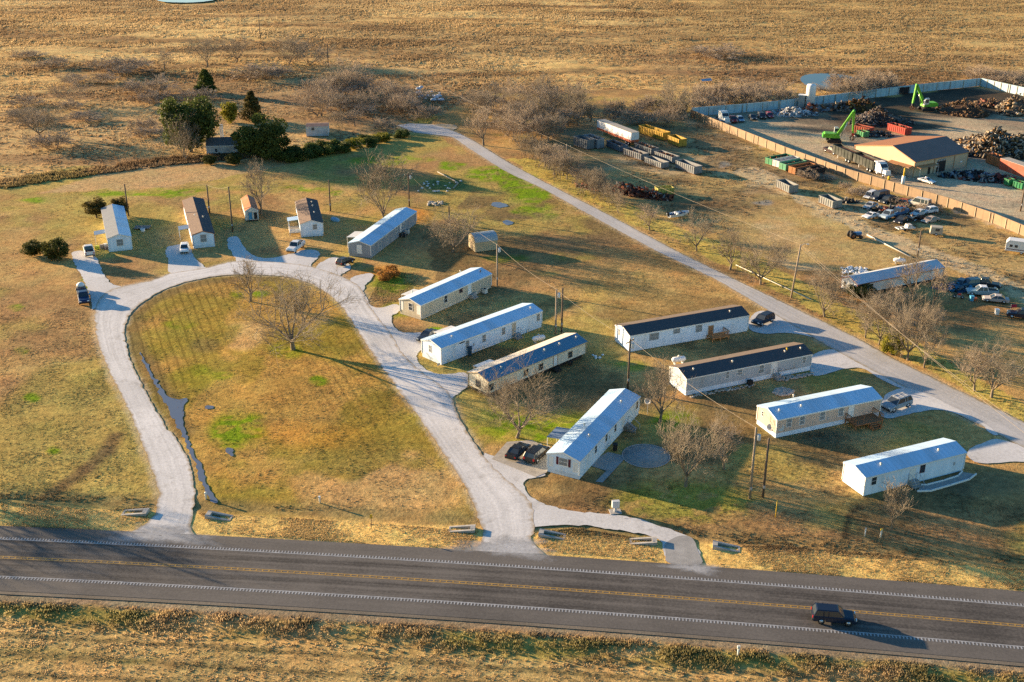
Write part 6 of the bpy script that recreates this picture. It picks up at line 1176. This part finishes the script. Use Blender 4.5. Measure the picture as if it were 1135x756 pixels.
def leafy(seed,kind,H,Wd,m,n=7000,leaf=.3):
    r=np.random.default_rng(seed)
    if kind=='cone':
        k=70; z=r.uniform(.06,.98,k); rad=(1-z)**.8*Wd/2*r.uniform(.65,1.05,k); a=r.uniform(0,6.28,k); C=np.stack([rad*np.cos(a)*.8,rad*np.sin(a)*.8,z*H],1); S=(.14+.2*(1-z))*Wd*.55
    elif kind=='round':
        k=64; u=r.normal(size=(k,3)); u/=np.linalg.norm(u,axis=1)[:,None]; C=u*np.array((Wd*.38,Wd*.38,H*.38))*r.uniform(.45,1.12,k)[:,None]; C[:,2]=np.maximum(C[:,2]+H*.52,H*.1); S=np.full(k,Wd*.13)*r.uniform(.5,1.45,k)
    else:
        k=26; C=np.stack([r.uniform(-.42,.42,k)*Wd,r.uniform(-.4,.4,k)*Wd*.8,r.uniform(.12,.75,k)*H],1); S=np.full(k,Wd*.17)
    i=r.integers(0,k,n); u=r.normal(size=(n,3)); u/=np.linalg.norm(u,axis=1)[:,None]; P_=C[i]+u*S[i][:,None]*(r.uniform(.35,1,n)**.5)[:,None]*np.array((1,1,.85)); P_[:,2]=np.maximum(P_[:,2],.08)
    a=r.normal(size=(n,3)); a/=np.linalg.norm(a,axis=1)[:,None]; b=np.cross(a,u+r.normal(size=(n,3))*.5); b/=np.linalg.norm(b,axis=1)[:,None]+1e-9; s=leaf*r.uniform(.5,1.2,n)[:,None]
    V=np.stack([P_-a*s*.5,P_+b*s*.35,P_+a*s*.5,P_-b*s*.35],1).reshape(-1,3); F=np.arange(4*n).reshape(n,4)
    clump=r.uniform(0,1,k); fac=np.repeat(np.clip(clump[i]*.65+r.uniform(0,.45,n),0,1),4)
    trunk=seg_mesh('trunk',[(0,0,-.1,0,0,H*.55,.03*H+.05,.02*H)]+[(0,0,H*.25,*(C[j]*.8),.02*H,.01*H) for j in range(0,k,6)],M_bark,6)
    return trunk,np_mesh('crown',V,F,m,fac=fac),H,Wd
L_dark=leaf_mat('dark evergreen leaves',(.03,.05,.014),(.13,.15,.03)); L_cedar=leaf_mat('cedar foliage',(.03,.055,.014),(.12,.14,.025)); L_yel=leaf_mat('yellow green leaves',(.14,.14,.02),(.32,.28,.03)); L_brown=leaf_mat('olive brown foliage',(.05,.045,.015),(.16,.12,.03)); L_rust=leaf_mat('rust orange dry leaves',(.20,.09,.02),(.45,.22,.05)); L_bush=leaf_mat('dense bush leaves',(.03,.045,.012),(.13,.12,.025))
T={}
T['spread1']=bare(1,8,10.5,.2,7,(7,7,7),1,M_twig3,.18,.013,(30,70)); T['spread2']=bare(2,7.5,9,.18,7,(7,7,7),1,M_twig,.22,.013,(32,75)); T['spread3']=bare(3,7,8,.2,6,(7,7,7),1,M_twig3,.25,.013,(35,75))
T['up1']=bare(4,7,6,.22,6,(6,6,5),1,M_twig,.35,.016,(45,82)); T['up2']=bare(5,6.5,5.5,.25,6,(6,6,5),1,M_twig2,.3,.016,(42,80)); T['multi1']=bare(6,6,7,.08,7,(6,6,5),3,M_twig,.2,.016,(35,75)); T['multi2']=bare(7,5.5,7,.06,8,(6,6,4),3,M_twig2,.15,.018,(28,72))
T['scrub1']=bare(8,3.2,5,.03,12,(5,6,4),4,M_twig2,.1,.02,(20,75)); T['scrub2']=bare(9,2.6,5.5,.03,12,(5,5,4),4,M_twig2,.05,.02,(15,70)); T['small']=bare(10,4,3.5,.2,6,(6,6,4),1,M_twig3,.3,.016,(40,80))
T['cone']=leafy(21,'cone',8,6,L_cedar,9000,.42); T['cone2']=leafy(22,'cone',9,5.5,L_brown,9000,.4); T['oak']=leafy(23,'round',9,10,L_dark,15000,.42); T['oak2']=leafy(24,'round',8,11,L_dark,16000,.42); T['bush']=leafy(25,'round',3.4,4.2,L_bush,8000,.24); T['bushy']=leafy(26,'round',3,3.6,L_yel,4500,.28); T['hedge']=leafy(27,'hedge',3,6,L_dark,9000,.32); T['orange']=leafy(28,'hedge',1.3,4,L_rust,4500,.22); T['brownb']=leafy(29,'round',3.6,4,L_brown,7000,.24)
UND={}
def tree(key,base,top,wpx,name,label,cat,group=None,rz=None,h=None,sink=0.0):
    tr,cr,H,Wd=T[key]; b=G(*base); sc=FPX/(b-Vector((0,0,CAMH))).length
    h=h or max(.8,tall(base,top)); w=wpx/sc
    t=thing(name,label,cat,b-Vector((0,0,sink)),random.uniform(0,6.28) if rz is None else rz,group); t.scale=(w/Wd,w/Wd,h/H)
    link('trunk',tr,t); link('crown',cr,t); return t
BT='bare_tree'
for a in (('spread1',(325,387),327,108,BT,'large spreading bare tree in the infield of the loop road','tree'),('up1',(277.5,334),296,36,BT,'small bare tree near the top of the loop infield','tree'),
 ('spread2',(573,485),426,80,BT,'big bare tree standing behind the two parked dark cars','tree'),('up1',(731,468),413,46,BT,'bare tree by the satellite dish mast right of the shuttered home','tree'),
 ('spread3',(760,539),474,66,BT,'wide bare tree with dark base beside the round pad','tree'),('up2',(802.5,520),478,36,BT,'slender bare tree between the wide bare tree and the pole pair','tree'),
 ('multi1',(424,239),186,58,BT,'bare many stemmed tree behind the slate grey home','tree'),('spread2',(502,279),244,60,BT,'low wide bare tree right of the slate grey home','tree'),('up1',(289.5,237),190,34,BT,'bare tree just right of the orange patched shed','tree'),
 ('small',(988,588),545,30,'bare_shrub','pale bare shrub in front of the all white home','shrub'),('spread2',(914,351),308,42,BT,'bare tree right of the lamp pole by the frontage road','tree'),
 ('spread3',(959,374),336,36,BT,'bare tree left of the yellow green bush, first of the roadside cluster','tree'),('spread1',(974,382),340,38,BT,'bare tree directly left of the yellow green bush','tree'),('spread2',(1006,399),345,44,BT,'bare tree behind the yellow green bush','tree'),('spread3',(1024,407),364,38,BT,'bare tree right of the yellow green bush with pale trunk','tree'),
 ('up2',(1080,433),397,34,BT,'left bare tree of the pair at the right roadside','tree'),('spread3',(1099,440),393,60,BT,'right bare tree of the pair at the right roadside','tree'),
 ('up1',(1010,333),294,36,BT,'wide bare tree in front of the run down home roof','tree'),('up2',(1034,340),303,26,BT,'bare tree at the right end of the run down home','tree'),('multi2',(988,340),321,34,'bare_shrub','brown scrub in front of the run down home','shrub'),
 ('spread3',(772,278),246,38,BT,'bare tree with twin trunks beside the frontage road below the boat','tree'),('up1',(809,299),262,36,BT,'bare tree second below the boat on the roadside','tree'),('spread2',(843,315),277,46,BT,'bare tree left of the lamp pole on the roadside','tree'),('up2',(720,255),232,24,BT,'thin bare tree left below the boat','tree'),
 ('up2',(536,161),128,34,BT,'bare tree at the bend of the frontage road','tree'),
 ('spread2',(750,131),100,42,BT,'bare tree outside the left corner of the scrap yard','tree'),
 ('spread2',(45,152),122,44,BT,'bare tree alone at the far left of the pasture','tree'),('up2',(182,77),60,16,BT,'tiny bare tree in the pasture left of the twin bare trees','tree'),('spread3',(230,74),47,28,BT,'left one of the pale bare trees above the cone shaped cedar','tree'),('spread2',(262,69),46,34,BT,'right one of the pale bare trees above the cone shaped cedar','tree'),
 ('multi1',(205,176),140,34,BT,'grey bare tree in front of the large evergreens by the ruin','tree'),('multi2',(357,128),98,46,BT,'bare tree above the pale blue boxy shed','tree')): tree(*a)
# evergreens and bushes
for a in (('cone',(229,103),77,28,'cedar_tree','cone shaped dark cedar alone in the pasture','tree'),('oak',(212,168),102,66,'evergreen_tree','large dark evergreen left of the abandoned house','tree'),('oak2',(292,176),129,66,'evergreen_tree','large dark evergreen right of the abandoned house','tree'),
 ('cone2',(280,134),101,30,'cedar_tree','olive brown pointed cedar behind the abandoned house','tree'),('bushy',(256,136),112,22,'evergreen_tree','yellow green thin tree left of the pointed cedar','tree'),
 ('bush',(38,283),267,24,'round_bush','left smaller one of two round bushes at the far left drive','bush'),('bush',(63,287.5),265,30,'round_bush','right larger one of two round bushes at the far left drive','bush'),('brownb',(107,241),220,28,'round_bush','olive brown bush left behind the bright metal roof','bush'),('brownb',(134,239),218,22,'round_bush','dark olive bush right behind the bright metal roof','bush'),
 ('bushy',(988,393),372,30,'leafy_bush','yellow green leafy bush among bare roadside trees','bush'),('orange',(429,306),299,30,'brush_pile','heap of rust orange dry leaves by the gravel turnout','brush'),('bush',(756,124),115,14,'leafy_bush','small green bush at the left corner of the scrap yard','bush'),
('bush',(954,330),315,34,'leafy_bush','dark vine bush against the run down home','bush'),('bush',(233,182),172,18,'leafy_bush','dark low bush in front of the abandoned house','bush'),('bush',(260,182),170,20,'leafy_bush','second dark low bush in front of the abandoned house','bush')): tree(*a)
for i,(px,py,w,hh) in enumerate(((318,178,30,14),(336,175,34,15),(355,171,32,14),(374,168,30,12),(392,164,28,11),(408,160,26,10),(425,156,24,9),(446,152,16,8))):
    tree('hedge' if i not in(4,6) else 'bushy',(px,py),py-hh,w,'hedge_shrub',('dark green hedge shrub in the row along the lawn edge' if i not in(4,6) else 'yellow green shrub in the row along the lawn edge'),'shrub','hedge shrubs below the boxy shed')
# low scrub islands in the pasture
for i,(px,py,w,hh,k,lb) in enumerate(((82,113,30,22,'multi2','dense brown bush left in the pasture'),(134,79,52,12,'scrub1','wide dark scrub patch left of the tiny bare tree'),(168,105,50,14,'scrub1','wide dark scrub patch above the large evergreen'),(60,165,44,12,'scrub2','grey scrub patch at the far left near the lawn edge'),(322,70,40,24,'multi1','big rounded brown scrub right of the pale bare trees'),(340,72,34,20,'multi2','second rounded brown scrub right of the pale bare trees'),(285,87,48,13,'scrub1','dark low scrub right of the cone shaped cedar'),(222,113,40,10,'scrub2','brown scrub below the cone shaped cedar'),(795,63,50,9,'scrub1','dark scrub streak above the yard in the pasture'),(385,96,50,24,'multi2','brown scrub below the dark pasture pole'),(300,86,20,8,'scrub2','tiny scrub beside the dark low scrub'))):
    tree(k,(px,py),py-hh,w,'scrub_bush',lb,'bush','scrub islands in the pasture')
# thickets: individual bare shrubs and trees too alike to tell apart
rr=random.Random(3)
def thicket(n,poly,hpx,wpx,keys,label,group,name='thicket_tree',cat='tree'):
    xs_=[p[0] for p in poly]; ys_=[p[1] for p in poly]; out=[]
    tries=0
    while len(out)<n and tries<9000:
        tries+=1; x_,y_=rr.uniform(min(xs_),max(xs_)),rr.uniform(min(ys_),max(ys_))
        if inpoly(np.array([x_]),np.array([y_]),poly)[0] and all(((x_-a)/6)**2+((y_-b)/3)**2>1 for a,b in out): out.append((x_,y_))
    for x_,y_ in out:
        h_=rr.uniform(*hpx); tree(rr.choice(keys),(x_,y_),y_-h_,rr.uniform(*wpx),name,label,cat,group)
thicket(36,[(505,122),(545,112),(600,112),(655,118),(655,142),(630,156),(575,160),(540,142)],(16,26),(24,38),('multi1','multi2','up1','up2'),'bare tree of the dense thicket between the road bend and the containers','bare thicket trees')
thicket(22,[(575,168),(600,172),(640,196),(690,228),(700,240),(690,240),(640,213),(590,187)],(15,22),(18,28),('up1','up2','multi1'),'bare tree of the strip between the frontage road and the rust red heap','bare roadside strip trees')
thicket(30,[(352,104),(400,96),(470,112),(480,132),(450,142),(400,146),(352,138)],(9,17),(20,32),('multi1','multi2','scrub1','up2'),'bare scrub tree of the brown belt left of the road end','bare scrub belt trees')
thicket(16,[(770,110),(840,102),(885,104),(870,116),(830,121),(772,124)],(9,15),(22,34),('multi2','scrub2','scrub1'),'bare scrub behind the whitewashed yard wall','bare scrub behind the yard wall','scrub_bush','bush')
thicket(13,[(915,103),(940,97),(985,94),(1000,98),(980,107),(925,113)],(10,17),(22,32),('multi2','scrub2','scrub1'),'pale bare scrub beside the pond behind the yard wall','bare scrub by the pond','scrub_bush','bush')
thicket(12,[(700,120),(745,118),(750,135),(700,140),(660,132)],(7,14),(18,28),('multi2','scrub2'),'low bare scrub behind the yellow containers','bare scrub behind the containers','scrub_bush','bush')
thicket(14,[(870,195),(925,212),(1000,232),(1050,240),(1046,233),(930,203),(880,184)],(3.5,7),(12,20),('scrub2','scrub1'),'low brown weeds along the outside of the tan wall','weeds along the tan wall','scrub_bush','bush')
thicket(8,[(1040,350),(1010,356),(980,352),(940,345),(930,350),(960,366),(1040,385),(1060,370)],(8,15),(16,28),('scrub1','multi2','small'),'low bare scrub on the lot of the run down home','bare scrub by the run down home','scrub_bush','bush')
thicket(12,[(20,60),(150,55),(200,120),(170,165),(20,175)],(5,9),(20,34),('scrub2','scrub1'),'low brown scrub clump in the left pasture','low scrub of the left pasture','scrub_bush','bush')
thicket(10,[(1080,84),(1135,90),(1135,98),(1090,90)],(7,12),(18,28),('scrub2','multi2'),'bare scrub beyond the yard side wall','bare scrub beyond the side wall','scrub_bush','bush')
_tb=G(55,588)+_sd*34; tree('spread1',to_px(_tb.x,_tb.y),0,110,BT,'bare tree beyond the left edge of the lawn','tree',None,None,8)
# grass that stands up: pasture, verge and weedy lot
def tufts(name,x,y,h,w,nb,gain,seed,zoff=0.0):
    r=np.random.default_rng(seed); n=len(x); c=colour(x,y)*gain; c=c*.75+.25*c.mean(1)[:,None]
    N_=n*nb; i=np.repeat(np.arange(n),nb); a=r.uniform(0,6.283,N_); rad=w[i]*.5*np.sqrt(r.uniform(0,1,N_)); bx=x[i]+rad*np.cos(a); by=y[i]+rad*np.sin(a)
    hh=h[i]*r.uniform(.55,1.1,N_); bw=w[i]*r.uniform(.12,.3,N_); t=r.uniform(0,6.283,N_); lx=np.cos(a)*hh*.45+r.normal(size=N_)*.1*hh; ly=np.sin(a)*hh*.45+r.normal(size=N_)*.1*hh
    z0=np.full(N_,-.12)+zoff
    V=np.stack([np.stack([bx-np.cos(t)*bw,by-np.sin(t)*bw,z0],1),np.stack([bx+np.cos(t)*bw,by+np.sin(t)*bw,z0],1),np.stack([bx+lx,by+ly,z0+hh+.12],1)],1).reshape(-1,3)
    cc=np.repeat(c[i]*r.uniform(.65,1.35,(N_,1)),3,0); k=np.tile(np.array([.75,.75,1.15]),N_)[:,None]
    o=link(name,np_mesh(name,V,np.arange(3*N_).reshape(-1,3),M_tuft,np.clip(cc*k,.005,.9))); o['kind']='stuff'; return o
r=np.random.default_rng(77)
n=260000; yy=260+(680-260)*r.uniform(0,1,n)**.8; xx=r.uniform(-1,1,n)*(yy*.46+12); px,py=to_px(xx,yy); k=inpoly(px,py,FIELD)&~inpoly(px,py,[(880,84),(950,82),(958,95),(915,103),(890,99)])&~inpoly(px,py,[(165,-5),(245,-5),(235,5),(180,5)]); xx,yy=xx[k],yy[k]
dn=fbm(xx*.03,yy*.07,4,201); k=r.uniform(0,1,len(xx))<sst(.3,.6,dn)*.75+.25; xx,yy,dn=xx[k],yy[k],dn[k]; xx,yy,dn=xx[:85000],yy[:85000],dn[:85000]
sz=.5+1.0*fbm(xx*.05,yy*.1,3,207)
tufts('pasture_grass',xx,yy,sz*(.25+.2*sst(300,500,yy)),sz*(.8+.6*sst(280,620,yy)),4,.70,1)
n=60000; xx=r.uniform(-62,62,n); of=-(8.1+r.uniform(0,1,n)*22); yy=hwy(xx)+of; dn=fbm(xx*.35,yy*.5,3,211); nearroad=sst(12.5,9,-of); k=r.uniform(0,1,n)<(sst(.3,.6,dn)*.45+.2)*(.45+.55*nearroad); xx,yy,dn,nearroad,of=xx[k],yy[k],dn[k],nearroad[k],of[k]
tufts('verge_grass',xx,yy,(.06+.26*nearroad*sst(.4,.65,dn)*sst(7.0,9.5,-of)+.05*dn)*r.uniform(.7,1.3,len(xx)),.22+.35*dn,5,1.0,2)
# straw verge on the far side, field edges, weedy lot and rough lawns
def scatter_poly(name,n,poly,h,w,nb,gain,seed,thr=(.35,.6)):
    r=np.random.default_rng(seed); Pw=[G(*p) for p in poly]; xs_=[p.x for p in Pw]; ys_=[p.y for p in Pw]; xx=r.uniform(min(xs_),max(xs_),n*3); yy=r.uniform(min(ys_),max(ys_),n*3); k=inpoly(xx,yy,[(p.x,p.y) for p in Pw]); xx,yy=xx[k][:n],yy[k][:n]
    dn=fbm(xx*.2,yy*.2,4,seed+300); k=r.uniform(0,1,len(xx))<sst(thr[0],thr[1],dn)*.85+.1; xx,yy=xx[k],yy[k]; s=r.uniform(.6,1.3,len(xx))
    tufts(name,xx,yy,h*s,w*s,nb,gain,seed)
scatter_poly('lot_weeds',6000,[(700,150),(760,128),(838,163),(930,201),(1048,236),(1135,266),(1135,335),(1060,300),(960,262),(860,215),(800,262),(700,220),(690,200)],.25,.6,6,.75,401)
scatter_poly('road_edge_weeds',7000,[(560,170),(620,186),(700,225),(830,283),(1000,368),(1135,446),(1135,462),(1000,394),(820,310),(700,249),(600,196)],.2,.45,6,.75,402)
scatter_poly('lawn_edge_weeds',3500,[(0,199),(90,187),(180,175),(310,166),(312,172),(180,184),(90,196),(0,210)],.5,.9,7,.45,403,(.2,.4))
scatter_poly('rough_grass',5000,[(405,338),(425,300),(470,303),(446,332),(420,340)],.09,.3,4,.75,404)
scatter_poly('ditch_grass',6000,[(0,556),(110,565),(165,561),(166,577),(90,590),(0,584)],.09,.3,4,.75,405); scatter_poly('ditch_grass',9000,[(220,568),(300,572),(420,580),(530,588),(521,608),(400,602),(240,590)],.09,.3,4,.75,406); scatter_poly('ditch_grass',9000,[(782,604),(860,604),(960,612),(1135,630),(1135,654),(960,641),(800,627)],.09,.3,4,.75,407); scatter_poly('ditch_grass',3000,[(592,590),(640,584),(720,598),(732,603),(732,621),(605,611)],.09,.3,4,.75,408)
scatter_poly('lawn_grass',11000,[(0,330),(95,345),(120,430),(150,490),(165,560),(0,552)],.07,.35,4,.75,409); scatter_poly('lawn_grass',13000,[(150,350),(240,312),(340,318),(400,385),(450,455),(520,565),(250,565),(215,480),(165,400)],.07,.32,4,.75,410)
scatter_poly('lawn_grass',11000,[(560,180),(700,262),(800,320),(700,350),(600,330),(500,290),(470,250),(480,200)],.07,.4,4,.75,411); scatter_poly('lawn_grass',10000,[(760,470),(940,480),(1000,540),(1135,560),(1135,625),(800,600),(620,560),(700,520)],.07,.35,4,.75,412)
scatter_poly('lawn_grass',7000,[(0,212),(300,178),(440,170),(440,235),(300,262),(100,270),(0,330)],.07,.45,4,.75,413)
# ------------------------------------------------------------------ light and camera
AZ,EL=R(154),R(10)
w=bpy.data.worlds.new('World'); SC.world=w; w.use_nodes=True; nt=w.node_tree; bg=nt.nodes['Background']
sky=nt.nodes.new('ShaderNodeTexSky'); sky.sky_type='NISHITA'; sky.sun_disc=False; sky.sun_elevation=EL; sky.sun_rotation=math.atan2(math.cos(AZ),math.sin(AZ)); sky.air_density=1.3; sky.dust_density=.4; sky.ozone_density=2.5
hs=nt.nodes.new('ShaderNodeHueSaturation'); hs.inputs['Saturation'].default_value=SKYSAT; hs.inputs['Hue'].default_value=.51; nt.links.new(sky.outputs[0],hs.inputs['Color']); nt.links.new(hs.outputs[0],bg.inputs['Color']); bg.inputs['Strength'].default_value=SKYSTR
sl=bpy.data.lights.new('sun','SUN'); sl.energy=SUNSTR; sl.color=SUNCOL; sl.angle=R(.55); so=bpy.data.objects.new('sun',sl); COL.objects.link(so)
so.rotation_euler=Vector((math.cos(AZ)*math.cos(EL),math.sin(AZ)*math.cos(EL),math.sin(EL))).to_track_quat('Z','Y').to_euler()
cd=bpy.data.cameras.new('camera'); co=bpy.data.objects.new('camera',cd); COL.objects.link(co); cd.sensor_width=36; cd.sensor_fit='HORIZONTAL'; cd.lens=FPX/1135*36; cd.clip_end=6000; cd.clip_start=1
co.matrix_world=Matrix.Translation((0,0,CAMH))@Matrix.Rotation(math.pi/2-PITCH,4,'X')@Matrix.Rotation(ROLL,4,'Z'); SC.camera=co
SC.view_settings.view_transform='Standard'; SC.view_settings.look='None'; SC.view_settings.exposure=0; SC.view_settings.gamma=1
SC.cycles.max_bounces=5; SC.cycles.sample_clamp_indirect=1.2; SC.cycles.use_denoising=False
